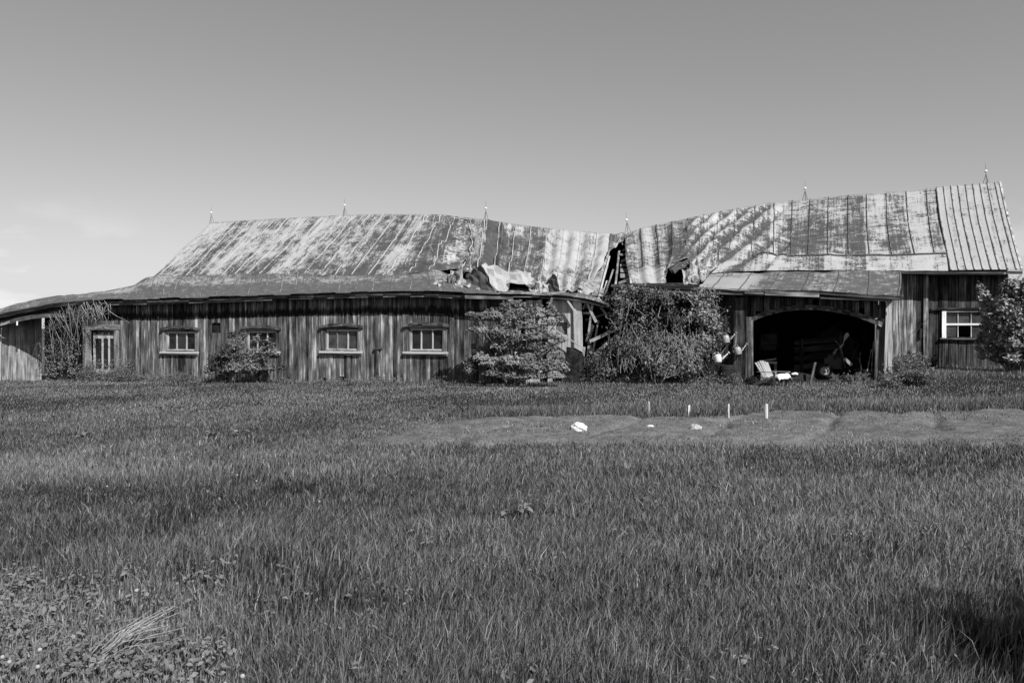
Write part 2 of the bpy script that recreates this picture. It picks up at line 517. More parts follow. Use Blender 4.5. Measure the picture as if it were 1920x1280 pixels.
P = P + nr * ((dent(C, .05, .8, 11) + dent(C, .025, .3, 12)) * (1 - .85 * sstep(.6, 1, v / v[:, -1:])))[:, :, None]
nr = normals(P)
mb = MB(); mb.grid(P, panel_tone(C, u, .7, .4, .6, 9) + .30 * sstep(1.3, 2.6, v) + .16 * (1 - sstep(.1, .9, v)) - .06, C)
u2 = u
seams(mb, P, nr, u, .72, 0, 25, w=.02, h=.014, tone=.5, start=4.9)
mb.build('lean_to_roof', M['roof_low'], barn, smooth=True, solid=.02)

# ---- main roof, right of the break
colsC = [
    [(1172, 440, R6), (1173, 470, 5.2), (1176, 503, 3.6), (1182, 532, 2.2)],
    [(1203, 428, R6), (1207, 463, 5.2), (1209, 500, 3.5), (1213, 532, 2.1)],
    [(1233, 421, R6), (1237, 459, 5.2), (1240, 497, 3.5), (1243, 534, 2.0)],
    [(1263, 415, R6), (1265, 450, 5.2), (1263, 478, 4.0), (1252, 505, 2.9)],
    [(1296, 408, R6), (1294, 440, 5.3), (1292, 462, 4.4), (1288, 487, 3.4)],
    [(1330, 401, R6), (1322, 440, 5.2), (1316, 475, 4.0), (1300, 508, 2.6)],
    [(1372, 393, R6), (1362, 438, 5.2), (1352, 475, 3.9), (1335, 512, 2.7)],
    [(1412, 386, R6), (1408, 436, 5.1), (1402, 477, 3.7), (1398, 509, K)],
    [(1442, 381, R6), (1441, 434, 5.1), (1440, 478, 3.6), (1440, 508, K)],
    [(1510, 374, R6), (1508, 430, 5.1), (1506, 478, 3.6), (1506, 507, K)],
    [(1608, 365, R6), (1608, 424, 5.1), (1611, 477, 3.6), (1612, 507, K)],
    [(1700, 358, R6), (1705, 420, 5.1), (1716, 476, 3.6), (1720, 508, K)],
    [(1742, 354, R6), (1748, 417, 5.1), (1757, 475, 3.6), (1760, 508, K)],
    [(1754, 353, R6), (1762, 416, 5.1), (1774, 475, 3.6), (1780, 508, K)],
]
P, tu = loft(colsC, 330, 64)
C, u, v = surf_coords(P, 90)
nr = normals(P)
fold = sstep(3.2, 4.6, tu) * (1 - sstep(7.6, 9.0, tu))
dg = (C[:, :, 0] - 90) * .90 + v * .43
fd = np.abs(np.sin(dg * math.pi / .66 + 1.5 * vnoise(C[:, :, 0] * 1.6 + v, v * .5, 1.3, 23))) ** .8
amp = fold[:, None] * (1 - sstep(3.6, 4.6, v)) * (.34 * (fd - .5) + crease(C, .05, .6, 21)) + dent(C, .03, .8, 22) + dent(C, .014, .3, 24)
amp = amp + (1 - sstep(2.5, 4, tu))[:, None] * (.05 * np.sin(C[:, :, 0] * 2 * math.pi / .6) + dent(C, .05, .5, 25))
P = P + nr * amp[:, :, None] * sstep(0, .5, v)[:, :, None]
nr = normals(P)
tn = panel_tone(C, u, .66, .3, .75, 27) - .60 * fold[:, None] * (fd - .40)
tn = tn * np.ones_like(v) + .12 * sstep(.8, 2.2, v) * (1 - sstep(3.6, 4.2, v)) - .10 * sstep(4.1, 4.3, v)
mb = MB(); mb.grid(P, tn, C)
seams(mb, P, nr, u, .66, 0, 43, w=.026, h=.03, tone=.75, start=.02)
# lap of the lower course of sheets
for i in range(0, 329):
    if tu[i] > 7.2:
        a, b_ = P[i, 43] + nr[i, 43] * .02, P[i + 1, 43] + nr[i + 1, 43] * .02
        mb.bar(a, b_, Vector(P[i, 44] - P[i, 42]).normalized() * .05, Vector(nr[i, 43]) * .035, tone=.9)
mb.build('metal_roof', M['roof_mid'], barn, smooth=True, solid=.012)

# ---- ribbed newer sheets at the right end
colsE = [
    [(1754.5, 352, R6), (1762.5, 415, 5.1), (1774.5, 474, 3.6), (1781, 508, K - .05)],
    [(1815, 347, R6), (1825, 410, 5.1), (1839, 470, 3.6), (1848, 507, K - .05)],
    [(1875, 342.5, R6), (1889, 405, 5.1), (1905, 466, 3.6), (1916, 506.5, K - .05)],
]
P, tu = loft(colsE, 130, 40)
C, u, v = surf_coords(P, 140)
nr = normals(P)
P = P + nr * (dent(C, .012, .6, 31) + .02)[:, :, None]
mb = MB(); mb.grid(P, panel_tone(C, u, .25, .3, .6, 33) + .45 * sstep(1.6, 2.3, C[:, :, 0] - 140) * sstep(4.2, 5.2, v), C)
seams(mb, P, nr, u, .235, 0, 40, w=.04, h=.035, tone=.62, start=.03)
E_edge = P[-1].copy()
mb.build('metal_roof', M['roof_pale'], barn, smooth=True, solid=.012)
mb = MB()
for j in range(0, 39): mb.bar(E_edge[j], E_edge[j + 1] + (E_edge[j + 1] - E_edge[j]) * .02, D * .06, Z * .09, tone=random.random())
mb.build('verge_trim', M['wall2'], barn)

# ---- lean-to roof over the open bay
colsB = [
    [(1330, 514, 2.6), (1322, 527, 1.1), (1308, 541, -.5)],
    [(1398, 512, 2.8), (1386, 527, 1.1), (1372, 544, -.5)],
    [(1440, 511, 2.8), (1430, 527, 1.1), (1415, 545, -.5)],
    [(1506, 510, 2.8), (1500, 527, 1.1), (1490, 545, -.5)],
    [(1565, 509, 2.8), (1562, 528, 1.1), (1553, 547, -.5)],
    [(1612, 509, 2.8), (1612, 530, 1.1), (1608, 551, -.5)],
    [(1650, 509, 2.8), (1650, 531, 1.1), (1646, 553, -.5)],
    [(1689, 509, 2.8), (1690, 531, 1.1), (1685, 556, -.5)],
]
P, tu = loft(colsB, 150, 26)
C, u, v = surf_coords(P, 200)
nr = normals(P)
P = P + nr * (dent(C, .03, .7, 41) + dent(C, .015, .3, 42))[:, :, None]
nr = normals(P)
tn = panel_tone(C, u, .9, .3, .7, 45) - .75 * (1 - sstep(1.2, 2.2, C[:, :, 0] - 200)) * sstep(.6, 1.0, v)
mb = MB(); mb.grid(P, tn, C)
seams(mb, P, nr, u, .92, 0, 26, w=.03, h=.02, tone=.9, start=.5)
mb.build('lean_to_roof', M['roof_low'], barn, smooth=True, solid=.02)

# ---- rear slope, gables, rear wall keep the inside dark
ridge_pts = [(395, 417), (560, 408), (720, 402), (790, 402), (862, 407), (917, 413), (1020, 427), (1143, 438), (1172, 439),
             (1233, 421), (1330, 401), (1442, 381), (1608, 365), (1754, 353), (1875, 343)]
RW = [W(x, y, R6) for x, y in ridge_pts]
mb = MB()
for a, b_ in zip(RW[:-1], RW[1:]):
    q = [a - Z * .03, b_ - Z * .03, b_ + N * 4.4 - Z * (b_.z - 3.2), a + N * 4.4 - Z * (a.z - 3.2)]
    mb.add(q, [(0, 1, 2, 3)])
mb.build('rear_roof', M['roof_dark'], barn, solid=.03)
sL, sR = RW[0].dot(D), RW[-1].dot(D)
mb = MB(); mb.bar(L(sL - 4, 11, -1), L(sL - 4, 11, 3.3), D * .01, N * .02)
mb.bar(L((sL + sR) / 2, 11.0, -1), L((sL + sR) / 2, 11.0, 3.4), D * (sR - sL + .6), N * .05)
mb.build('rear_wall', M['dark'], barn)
mb = MB()
mb.add([L(sL + .15, .15, -1), L(sL + .15, 11, -1), L(sL + .15, 11, 3.1), L(sL + .15, R6, RW[0].z - .2), L(sL + .15, 2.9, 3.4), L(sL + .15, .15, 2.7)], [(0, 1, 2, 3, 4, 5)])
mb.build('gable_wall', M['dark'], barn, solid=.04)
sG = S(1888, 3.4)
mb = MB()
mb.add([L(sG, 3.42, -1), L(sG, 11, -1), L(sG, 11, 3.1), L(sG, R6, RW[-1].z - .25), L(sG, 3.42, 3.55)], [(0, 1, 2, 3, 4)])
mb.build('gable_wall', M['wall2'], barn, solid=.04)

# ---- ridge cap
mb = MB()
fine = crm(np.array([tuple(p) for p in RW]), np.linspace(0, len(RW) - 1, 260))
for i in range(259):
    a, b_ = Vector(fine[i]), Vector(fine[i + 1])
    jit = Z * random.uniform(-.075, -.035)
    mb.bar(a + jit, b_ + jit + (b_ - a) * .05, N * .20, Z * .05, tone=random.uniform(0, .5))
mb.build('ridge_cap', M['roof_pale'], barn)

# ---- plank walls
def planks(mb, s0, s1, top, bot, c, holes=(), wmin=.085, wmax=.18, tones=(0, 1), miss=0.0, lean=.0, skew=.022, bandtop=True):
    cuts = sorted({h[0] for h in holes} | {h[1] for h in holes})
    s = s0
    while s < s1 - .02:
        e = min(s + random.uniform(wmin, wmax), s1)
        for q in cuts:
            if s + .02 < q < e: e = q
        m = (s + e) / 2
        z0, z1 = bot(m), top(m)
        segs = [(z0 + (random.uniform(.05, .34) if random.random() < .16 else random.uniform(-.03, .06)), z1)]
        if random.random() < .07 and z1 - z0 > 1.2:
            q_ = random.uniform(z0 + .4, z1 - .5); segs = [(segs[0][0], q_), (q_ + random.uniform(.005, .03), z1)]
        for (a, b_, h0, h1) in holes:
            if a - .001 <= m <= b_ + .001:
                n2 = []
                for (q0, q1) in segs:
                    if h0 > q0 + .02: n2.append((q0, min(q1, h0)))
                    if h1 < q1 - .02: n2.append((max(q0, h1), q1))
                segs = n2
        tn_ = random.uniform(*tones)
        if random.random() >= miss:
            cc = c + random.uniform(-.012, .012); tilt = random.uniform(-skew, skew)
            for (q0, q1) in segs:
                if q1 - q0 < .03: continue
                ov = (z1 - q0, z1 - q1)
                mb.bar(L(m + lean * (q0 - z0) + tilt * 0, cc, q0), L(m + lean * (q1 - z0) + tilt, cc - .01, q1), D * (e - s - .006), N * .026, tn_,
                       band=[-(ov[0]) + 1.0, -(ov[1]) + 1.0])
        s = e

def base_z(c):
    return lambda s: float(gz(*(L(s, c, 0).xy))) - .12

wins = [(312, 367, 621, 658), (463, 519, 620, 657), (611, 672, 617, 657), (768, 832, 615, 658)]
wrects = []
for a, b_, t, bt in wins:
    wrects.append((S(a), S(b_), sz(a, bt)[1], sz(b_, t)[1]))
drect = (S(172), S(216), base_z(0)(S(190)), sz(190, 621)[1])
vent = (S(398), S(414), sz(406, 624)[1], sz(406, 605)[1])
wtop = lambda s: eave_z(s) + .10
mb = MB()
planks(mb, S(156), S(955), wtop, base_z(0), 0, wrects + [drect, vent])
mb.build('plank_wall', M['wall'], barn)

# dark rear lining behind the boards of the stable
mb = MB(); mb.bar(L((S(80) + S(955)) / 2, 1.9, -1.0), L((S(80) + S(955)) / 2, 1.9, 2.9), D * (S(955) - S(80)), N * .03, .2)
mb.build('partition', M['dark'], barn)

# overgrown recessed wall and the end shed
mb = MB()
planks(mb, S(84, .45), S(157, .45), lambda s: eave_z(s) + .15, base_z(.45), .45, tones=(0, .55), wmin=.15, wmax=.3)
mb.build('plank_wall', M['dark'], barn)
mb = MB()
planks(mb, S(-60, -.15), S(2, -.15), lambda s: eave_z(s) + .04, base_z(-.15), -.15, tones=(.6, 1))
mb.build('plank_wall', M['wall2'], barn)
# a leaf of boards standing slightly open
mb = MB()
nb = 11
for i in range(nb):
    f0, f1 = i / nb, (i + .97) / nb
    pa, pb = W(4, 712, -.1), W(78, 712, .75)
    a = pa.lerp(pb, (f0 + f1) / 2); wv = (pb - pa) * (f1 - f0)
    zb = float(gz(a.x, a.y)) - .1 + random.uniform(0, .06)
    zt = eave_z(a.dot(D)) + .05 - .1 * i / nb
    mb.bar((a.x, a.y, zb), (a.x, a.y, zt), (wv.x, wv.y, 0), N * .028, random.uniform(.3, .9))
mb.build('shed_door', M['trimdark'], barn)
# curved head board and sloping fascia of the shed
mb = MB()
pl = [W(x, y, -.52) for x, y in ((-60, 640), (-10, 618), (8, 608), (30, 600), (60, 594), (100, 591), (150, 592))]
for a, b_ in zip(pl[:-1], pl[1:]): mb.bar(a, b_ + (b_ - a) * .03, Z * .16, N * .04, random.uniform(0, .5))
pl = [W(x, y, -.60) for x, y in ((-60, 628), (-2, 610), (18, 604))]
for a, b_ in zip(pl[:-1], pl[1:]): mb.bar(a, b_, Z * .09, N * .03, 1)
pl = [W(x, y, -.49) for x, y in ((-60, 618), (0, 598), (60, 584), (110, 577), (170, 571))]
mb.build('fascia_board', M['fascia'], barn)
mb = MB()
for a, b_ in zip(pl[:-1], pl[1:]): mb.bar(a, b_ + (b_ - a) * .02, Z * .34, N * .03, random.uniform(0, .4))
pl = [W(x, y, -.60) for x, y in ((-60, 609), (-18, 596), (32, 585.5), (100, 572.5), (172, 565.5))]
for a, b_ in zip(pl[:-1], pl[1:]): mb.bar(a, b_ + (b_ - a) * .02, Z * .16, N * .03, random.uniform(0, .2))
mb.build('fascia_board', M['dark'], barn)
mb = MB(); p = W(32, 606, -.56); mb.bar(p - Z * .08, p + Z * .08, D * .05, N * .03, 1)
mb.build('white_bracket', M['white'], barn)

# ---- long eave: drip edge, fascia, soffit
mb = MB()
for (x0, x1) in zip(range(172, 900, 26), range(198, 926, 26)):
    ya, yb = np.interp([x0, x1], [p[0] for p in EAVE], [p[1] for p in EAVE])
    j = random.uniform(-.02, .02)
    mb.bar(W(x0, ya + 4.5, -.46 + j), W(x1 + .5, yb + 4.5, -.46 + j), Z * .085, N * .03, random.uniform(.15, .6))
    mb.bar(W(x0, ya + 9.0, -.42), W(x1 + .5, yb + 9.0, -.42), Z * .05, N * .03, random.choice([.1, .5, 1, 1]))
mb.build('fascia_board', M['fascia'], barn)
mb = MB()
for (x0, x1, y0, y1, w_, tn_) in ((872, 962, 556, 558, .13, 1), (940, 1012, 556, 556, .06, .9), (1014, 1095, 556, 561, .12, .0), (1012, 1092, 552.5, 557, .05, 1.0), (1090, 1145, 563, 574, .13, .1), (1088, 1142, 558, 569, .04, .9)):
    mb.bar(W(x0, y0, -.48), W(x1, y1, -.48), Z * w_, N * .04, tn_)
mb.build('fascia_board', M['fascia'], barn)

# ---- stable windows
def window(a, b_, t, bt, pane, dx=0):
    wt = random.uniform(.45, .85); tl0 = random.uniform(-.012, .012)
    s0, s1, z0, z1 = S(a), S(b_), sz((a + b_) / 2, bt)[1], sz((a + b_) / 2, t)[1]
    m = (s0 + s1) / 2; w = s1 - s0
    mb = MB()
    mb.bar(L(s0 - .085, -.03, z0 - .02), L(s0 - .085, -.03, z1 + .02), D * .15, N * .05)
    mb.bar(L(s1 + .075, -.03, z0 - .02), L(s1 + .075, -.03, z1 + .02), D * .13, N * .05)
    mb.bar(L(s0 - .16, -.032, z1 + .06), L(s1 + .14, -.032, z1 + .06), Z * .09, N * .05)
    # reveals
    mb.bar(L(s0 + .008, .07, z0), L(s0 + .008, .07, z1), D * .02, N * .15, .9)
    mb.bar(L(s1 - .008, .07, z0), L(s1 - .008, .07, z1), D * .02, N * .15, .9)
    fr = mb.build('window', M['casing'], barn)
    mb = MB()                                   # bowed head moulding
    n = 9
    for i in range(n):
        x0, x1 = -1 + 2 * i / n, -1 + 2 * (i + 1) / n
        h = lambda q: z1 + .155 - .075 * q * q
        mb.bar(L(m + x0 * (w / 2 + .2), -.075, h(x0)), L(m + x1 * (w / 2 + .2), -.075, h(x1)), Z * .10, N * .13, .35)
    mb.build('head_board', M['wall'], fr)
    mb = MB()
    sv, st = .05, .04
    for q in (s0 + .045, s1 - .045): mb.bar(L(q, .05, z0 + .02), L(q + tl0, .05, z1 - .015), D * sv, N * .04, wt)
    for k in (1, 2):
        q = s0 + w * k / 3; mb.bar(L(q, .048, z0 + .02), L(q + tl0, .048, z1 - .015), D * .04, N * .04, wt * random.uniform(.8, 1.2))
    mb.bar(L(s0 + .02, .052, z0 + .04), L(s1 - .02, .052, z0 + .04), Z * .06, N * .04, wt)
    mb.bar(L(s0 + .02, .052, z1 - .04), L(s1 - .02, .052, z1 - .04), Z * .05, N * .04, .9)
    mb.build('sash', M['trim'], fr)
    mb = MB()
    for k in range(3):
        q = s0 + w * (k + .5) / 3
        tl = random.uniform(-.012, .012)
        mb.bar(L(q, .075 + tl, z0 + .03), L(q, .075 - tl, z1 - .03), D * (w / 3 - .02), N * .006)
    mb.build('pane', M[pane], fr)
    mb = MB(); mb.bar(L(s0 - .2, -.07, z0 - .055), L(s1 + .17, -.07, z0 - .055), Z * .07, N * .16, .9)
    mb.bar(L(s0 - .17, -.03, z0 - .125), L(s1 + .15, -.03, z0 - .125), Z * .07, N * .05, .2)
    mb.build('sill', M['trim'], fr)
    return fr

for q, pn in zip(wins, ('glass', 'glass', 'glass_grey', 'glass')): window(*q, pn)

# weathered door with glazing bars at the overgrown corner
s0, s1, z0, z1 = drect
mb = MB()
mb.bar(L(s0 - .13, -.03, z0), L(s0 - .15, -.03, z1 + .05), D * .27, N * .07, .9)
mb.bar(L(s1 + .1, -.03, z0), L(s1 + .1, -.03, z1 + .05), D * .22, N * .05, .8)
mb.bar(L(s0 - .36, -.035, z1 + .16), L(s1 + .24, -.035, z1 + .16), Z * .2, N * .07, .6)
dr = mb.build('door', M['casing'], barn)
mb = MB()
w = s1 - s0
for k, q in enumerate((.03, .38, .66, .9)): mb.bar(L(s0 + w * q, .1, z0), L(s0 + w * q, .1, z1 - .05), D * (.09 if k in (0, 3) else .07), N * .03, .95)
mb.bar(L(s0, .1, z1 - .2), L(s1, .1, z1 - .2), Z * .18, N * .025, .7)
mb.bar(L(s0, .1, z0 + .5), L(s1, .1, z0 + .5), Z * .2, N * .025, .5)
mb.build('door_frame', M['trim'], dr)
mb = MB(); mb.bar(L((s0 + s1) / 2, .14, z0), L((s0 + s1) / 2, .14, z1), D * w, N * .01, .3)
mb.build('pane', M['glass'], dr)
# square vent
s0, s1, z0, z1 = vent
mb = MB(); mb.bar(L((s0 + s1) / 2, .06, z0), L((s0 + s1) / 2, .06, z1), D * (s1 - s0), N * .02, .1)
mb.build('vent_hatch', M['dark'], barn)
# downpipe-like nailed batten between the windows
mb = MB(); mb.bar(L(S(707), -.05, base_z(0)(S(707))), W(706, 655, -.05), D * .09, N * .05, .1)
mb.bar(W(700, 655, -.07), W(716, 653, -.07), Z * .05, N * .06, .0)
mb.bar(W(712, 712, -.04), W(709, 656, -.04), D * .05, N * .05, 1.0)
mb.build('nailed_batten', M['wall'], barn)

# ---- broken middle of the barn
mb = MB()
planks(mb, S(950, -.2), S(1012, -.2), line([(940, 561), (1100, 566)], -.2), base_z(-.2), -.2, tones=(.5, 1.1), miss=.22)
patch = (S(1043, -.2), S(1064, -.2), sz(1053, 627, -.2)[1], sz(1053, 604, -.2)[1])
planks(mb, S(1027, -.2), S(1076, -.2), line([(940, 561), (1100, 564)], -.2), base_z(-.2), -.2, [patch], tones=(.5, 1.1), miss=.06)
mb.build('broken_wall', M['wall2'], barn)
mb = MB(); mb.bar(L((patch[0] + patch[1]) / 2, -.13, patch[2]), L((patch[0] + patch[1]) / 2, -.13, patch[3]), D * (patch[1] - patch[0]), N * .01, .4)
mb.build('wall_hatch', M['chairw'], barn)
mb = MB(); mb.bar(W(1085, 690, -.28), W(1083, 563, -.28), D * .27, N * .1, .95)
mb.build('post', M['wall2'], barn)
mb = MB(); mb.bar(W(1013, 700, -.26), W(1013, 562, -.26), D * .12, N * .1, .8); mb.build('post', M['wall2'], barn)
mb = MB(); mb.bar(W(1010, 598, -.5), W(1096, 654, -.5), Vector((-.3, 0, 1)).normalized() * .05, N * .05, .9)
mb.build('loose_board', M['wall2'], barn)
mb = MB()
pl = [W(x, y, -.42) for x, y in ((1062, 650), (1078, 652), (1092, 660), (1096, 672), (1095, 705))]
lo = [W(x, 715, -.42) for x in (1062, 1072, 1084, 1091, 1095)]
for i in range(4): mb.add([pl[i], pl[i + 1], lo[i + 1], lo[i]], [(0, 1, 2, 3)], .3)
mb.build('fallen_panel', M['dark'], barn, solid=.03)
for (x0, y0, x1, y1, w_, tn_, c) in ((1092, 576, 1113, 575, .09, .3, .1), (1093, 587, 1110, 587, .07, 1, -.1), (1099, 640, 1111, 608, .07, 1, .1),
                                   (1103, 645, 1113, 610, .05, .8, .3), (1094, 668, 1096, 650, .06, 1, -.2), (1101, 670, 1104, 648, .06, .9, .0),
                                   (1094, 700, 1095, 672, .05, .8, -.2), (1093, 580, 1100, 562, .03, .6, -.2), (1106, 640, 1164, 613, .10, .5, -.35), (1104, 655, 1130, 690, .07, .2, -.1), (1110, 680, 1150, 664, .06, .4, -.3)):
    a, b_ = W(x0, y0, c), W(x1, y1, c - .1)
    sd = (b_ - a).cross(N).normalized() * w_
    mb = MB(); mb.bar(a, b_, sd, N * .04, tn_); mb.build('loose_board', M['wall2'], barn)

# sheathing and battens exposed at the break
mb = MB()
pa = lambda t, k: W(1158 + (1182 - 1158) * k, 462 + (1.0 * t) * 76, 6.2 - 3.9 * t)
for i in range(8):
    t = i / 8
    a, b_ = W(1164 - 10 * t, 458 + 80 * t, 6.3 - 4.0 * t), W(1178 + 4 * t, 456 + 80 * t, 6.3 - 4.0 * t)
    jj = Z * random.uniform(-.07, .07)
    mb.bar(a.lerp(b_, random.uniform(0, .3)) + N * .06 + jj, b_ + N * .06 - jj, Vector(W(1164, 545, 2) - W(1164, 458, 6.3)).normalized() * random.uniform(.2, .42), N * .03, random.uniform(.0, .5))
mb.build('roof_sheathing', M['chairw'], barn)
mb = MB(); mb.bar(W(1161, 470, 5.9), W(1152, 556, 2.0), D * .06, N * .1, .0)
mb.bar(W(1176, 447, 6.4), W(1184, 536, 2.0), D * .06, N * .07, .9)
mb.bar(W(1152, 556, 1.9), W(1155, 545, 1.9), D * .2, N * .1, 1)
mb.build('rafter', M['wall2'], barn)
mb = MB(); mb.bar(W(1143, 480, 4.2), W(1122, 560, .45), D * .055, N * .05, .9); mb.build('rafter', M['wall2'], barn)
mb = MB()
q = [(1127, 506, 2.9), (1143, 466, 4.9), (1140, 500, 3.4), (1124, 556, .75), (1092, 552, .8), (1094, 532, 1.5)]
mb.add([W(x, y, c + .12) for x, y, c in q], [(0, 1, 2), (0, 2, 3), (0, 3, 5), (3, 4, 5)], .35)
mb.build('roof_sheathing', M['chairw'], barn, solid=.03)

# ---- wall behind the creeper and beside the bay
EAVE2 = [(1140, 541), (1185, 538), (1250, 540), (1310, 543), (1400, 547), (1500, 548), (1560, 551), (1620, 555), (1690, 559)]
e2 = line(EAVE2, -.45)
mb = MB()
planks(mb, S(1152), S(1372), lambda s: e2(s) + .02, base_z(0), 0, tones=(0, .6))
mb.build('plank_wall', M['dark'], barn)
mb = MB()
planks(mb, S(1372), S(1410), lambda s: e2(s) + .02, base_z(0), -.02, tones=(.1, .7))
arch = [(1408, 597), (1420, 590), (1440, 583), (1465, 577), (1495, 573.5), (1520, 573), (1550, 575), (1580, 580), (1610, 588), (1635, 597), (1656, 606)]
az = line(arch, 0)
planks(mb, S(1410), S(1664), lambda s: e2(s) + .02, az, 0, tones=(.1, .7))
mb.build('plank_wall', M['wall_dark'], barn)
mb = MB()
pl = crm(np.array([tuple(W(x, y + 3.5, -.05)) for x, y in arch]), np.linspace(0, len(arch) - 1, 40))
for i in range(39): mb.bar(pl[i], pl[i + 1] + (pl[i + 1] - pl[i]) * .03, Z * .15, N * .12, .55 if i < 34 else 1)
mb.build('arch_beam', M['wall_dark'], barn)
mb = MB(); mb.bar(L(S(1386, -.1), -.1, base_z(0)(S(1386))), W(1386, 558, -.1), D * .33, N * .12, .35)
mb.build('post', M['wall_dark'], barn)
mb = MB(); mb.bar(W(1404.5, 716, -.13), W(1404.5, 594, -.13), D * .20, N * .08, .35)
mb.bar(W(1411.5, 716, -.1), W(1410.5, 600, -.1), D * .045, N * .16, 1)
mb.build('jamb_board', M['wall_bare'], barn)
mb = MB()
for x, w_, tn_, c in ((1646, .15, .15, .0), (1653, .13, .6, -.02), (1659, .1, .4, -.03)):
    mb.bar(W(x - 2, 712, c), W(x + 3, 598, c), D * w_, N * .1, tn_)
mb.build('jamb_board', M['wall'], barn)
mb = MB(); mb.bar(W(1659.5, 712, -.14), W(1664, 566, -.12), D * .075, N * .10, .95); mb.build('corner_board', M['wall2'], barn); mb = MB(); mb.bar(W(1668, 712, -.04), W(1668, 562, -.04), D * .10, N * .2, .75)
mb.build('corner_board', M['wall2'], barn)
# eave of the bay, fascia in pieces
mb = MB()
for (x0, y0, x1, y1, w_, tn_, c) in ((1146, 537, 1310, 540, .10, .05, -.42), (1186, 545, 1310, 548, .07, .45, -.40), (1300, 541, 1420, 546, .09, .1, -.45), (1320, 548, 1436, 552, .08, .5, -.42),
                                   (1434, 549, 1536, 553, .13, 1.0, -.50), (1396, 548, 1450, 551, .07, .8, -.47), (1420, 545, 1540, 546, .07, .1, -.47), (1536, 548, 1690, 560, .10, .0, -.47), (1538, 558, 1672, 563, .06, .5, -.42)):
    mb.bar(W(x0, y0, c), W(x1, y1, c), Z * w_, N * .04, tn_)
mb.build('fascia_board', M['fascia'], barn)
# soffit deck
mb = MB()
mb.add([W(1146, 537, .0), W(1146, 534, 1.9), W(1330, 530, 2.2), W(1330, 543, .0), W(1146, 538, -.45), W(1330, 543, -.45)], [(0, 1, 2, 3), (4, 0, 3, 5)], .3)
mb.build('eave_deck', M['dark'], barn, solid=.05)
# shed interior partition, left side of the bay
mb = MB(); mb.bar(L(S(1330), 2.0, -.3), L(S(1330), 2.0, 2.3), N * 3.6, D * .04, .3); mb.build('partition', M['dark'], barn)
mb = MB(); mb.bar(L(S(1672), 1.6, -.3), L(S(1672), 1.6, 2.35), N * 2.9, D * .04, .5); mb.build('side_wall', M['wall'], barn)

# ---- main wall at the right
WM = 3.4
e3 = line([(1640, 506), (1916, 509)], WM - .05)
w5 = (S(1768, WM), S(1856, WM), sz(1810, 632, WM)[1], sz(1810, 585, WM)[1])
mb = MB()
planks(mb, S(1718, WM), S(1888, WM), e3, base_z(WM), WM, [w5], tones=(.1, .9), wmin=.1, wmax=.2)
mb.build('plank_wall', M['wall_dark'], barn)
mb = MB()
planks(mb, S(1640, WM), S(1718, WM), e3, base_z(WM), WM, tones=(.8, 1.3), wmin=.1, wmax=.2)
mb.build('plank_wall', M['wall_bare'], barn)
mb = MB(); mb.bar(W(1736, 690, WM - .05), W(1736, 512, WM - .05), D * .14, N * .04, .8); mb.build('corner_board', M['wall'], barn); mb = MB(); mb.bar(W(1886, 690, WM - .05), W(1886, 512, WM - .05), D * .12, N * .06, .8)
mb.build('corner_board', M['wall'], barn)
mb = MB(); mb.bar(W(1722, 613, WM - .25), W(1750, 587, WM - .1), Vector((.6, 0, .8)) * .05, N * .05, 0); mb.bar(W(1726, 634, WM - .06), W(1727, 616, WM - .06), D * .07, N * .05, 0)
mb.build('iron_hook', M['iron'], barn)
mb = MB()
mb.bar(W(1688, 511, K - .06), W(1917, 511.5, K - .06), Z * .075, N * .04, .1)
mb.bar(W(1735, 514, K + .02), W(1885, 514, K + .02), Z * .06, N * .04, .75)
mb.bar(W(1690, 533, 2.78), W(1690, 557, 1.0), Z * .1, D * .05, .2)
mb.build('fascia_board', M['fascia'], barn)
mb = MB()
mb.add([W(1640, 507, WM + .05), W(1916, 509, WM + .05), W(1916, 510, K - .02), W(1640, 509, K - .02)], [(0, 1, 2, 3)], .2)
mb.build('soffit', M['dark'], barn, solid=.03)
s0, s1, z0, z1 = w5
mb = MB()
mb.bar(L(s0 + .02, WM - .05, z0 - .03), L(s0 + .02, WM - .05, z1 + .03), D * .12, N * .07, 1)
mb.bar(L(s0, WM - .04, z1 + .02), L(s1, WM - .04, z1 + .02), Z * .03, N * .05, .0)
mb.bar(L(s1, WM - .04, z0), L(s1, WM - .04, z1), D * .08, N * .05, 1)
fr = mb.build('window', M['white'], barn)
mb = MB()
mb.bar(L(s0 + .08, WM - .0, (z0 + z1) / 2 + .01), L(s1 - .03, WM - .0, (z0 + z1) / 2 + .01), Z * .06, N * .05, 1)
for k in (1, 2): mb.bar(L(s0 + .06 + (s1 - s0) * .28 * k, WM + .005, z0), L(s0 + .06 + (s1 - s0) * .28 * k, WM + .005, z1), D * .014, N * .03, .0)
mb.build('sash', M['white'], fr)
mb = MB()
xs = [s0 + .06 + (s1 - s0) * q for q in (0, .28, .56, .95)]
zm = (z0 + z1) / 2 + .01
for i in range(3):
    for (q0, q1) in ((z0 + .01, zm - .03), (zm + .03, z1 - .01)):
        if i == 1 and q0 < zm - .1: continue            # the broken-out pane
        m_ = (xs[i] + xs[i + 1]) / 2
        mb.bar(L(m_, WM + .03, q0), L(m_, WM + .03 + random.uniform(-.01, .01), q1), D * (xs[i + 1] - xs[i] - .02), N * .006)
mb.build('pane', M['glass_grey'], fr)
mb = MB(); mb.bar(L(s0 - .1, WM - .06, z0 - .05), L(s1 + .1, WM - .06, z0 - .05), Z * .05, N * .12, .2); mb.build('sill', M['wall'], fr); mb = MB()
mb.bar(L(s0 - .35, WM - .05, z1 + .10), L(s1 + .1, WM - .05, z1 + .10), Z * .07, N * .1, .15); mb.build('head_board', M['wall'], fr)

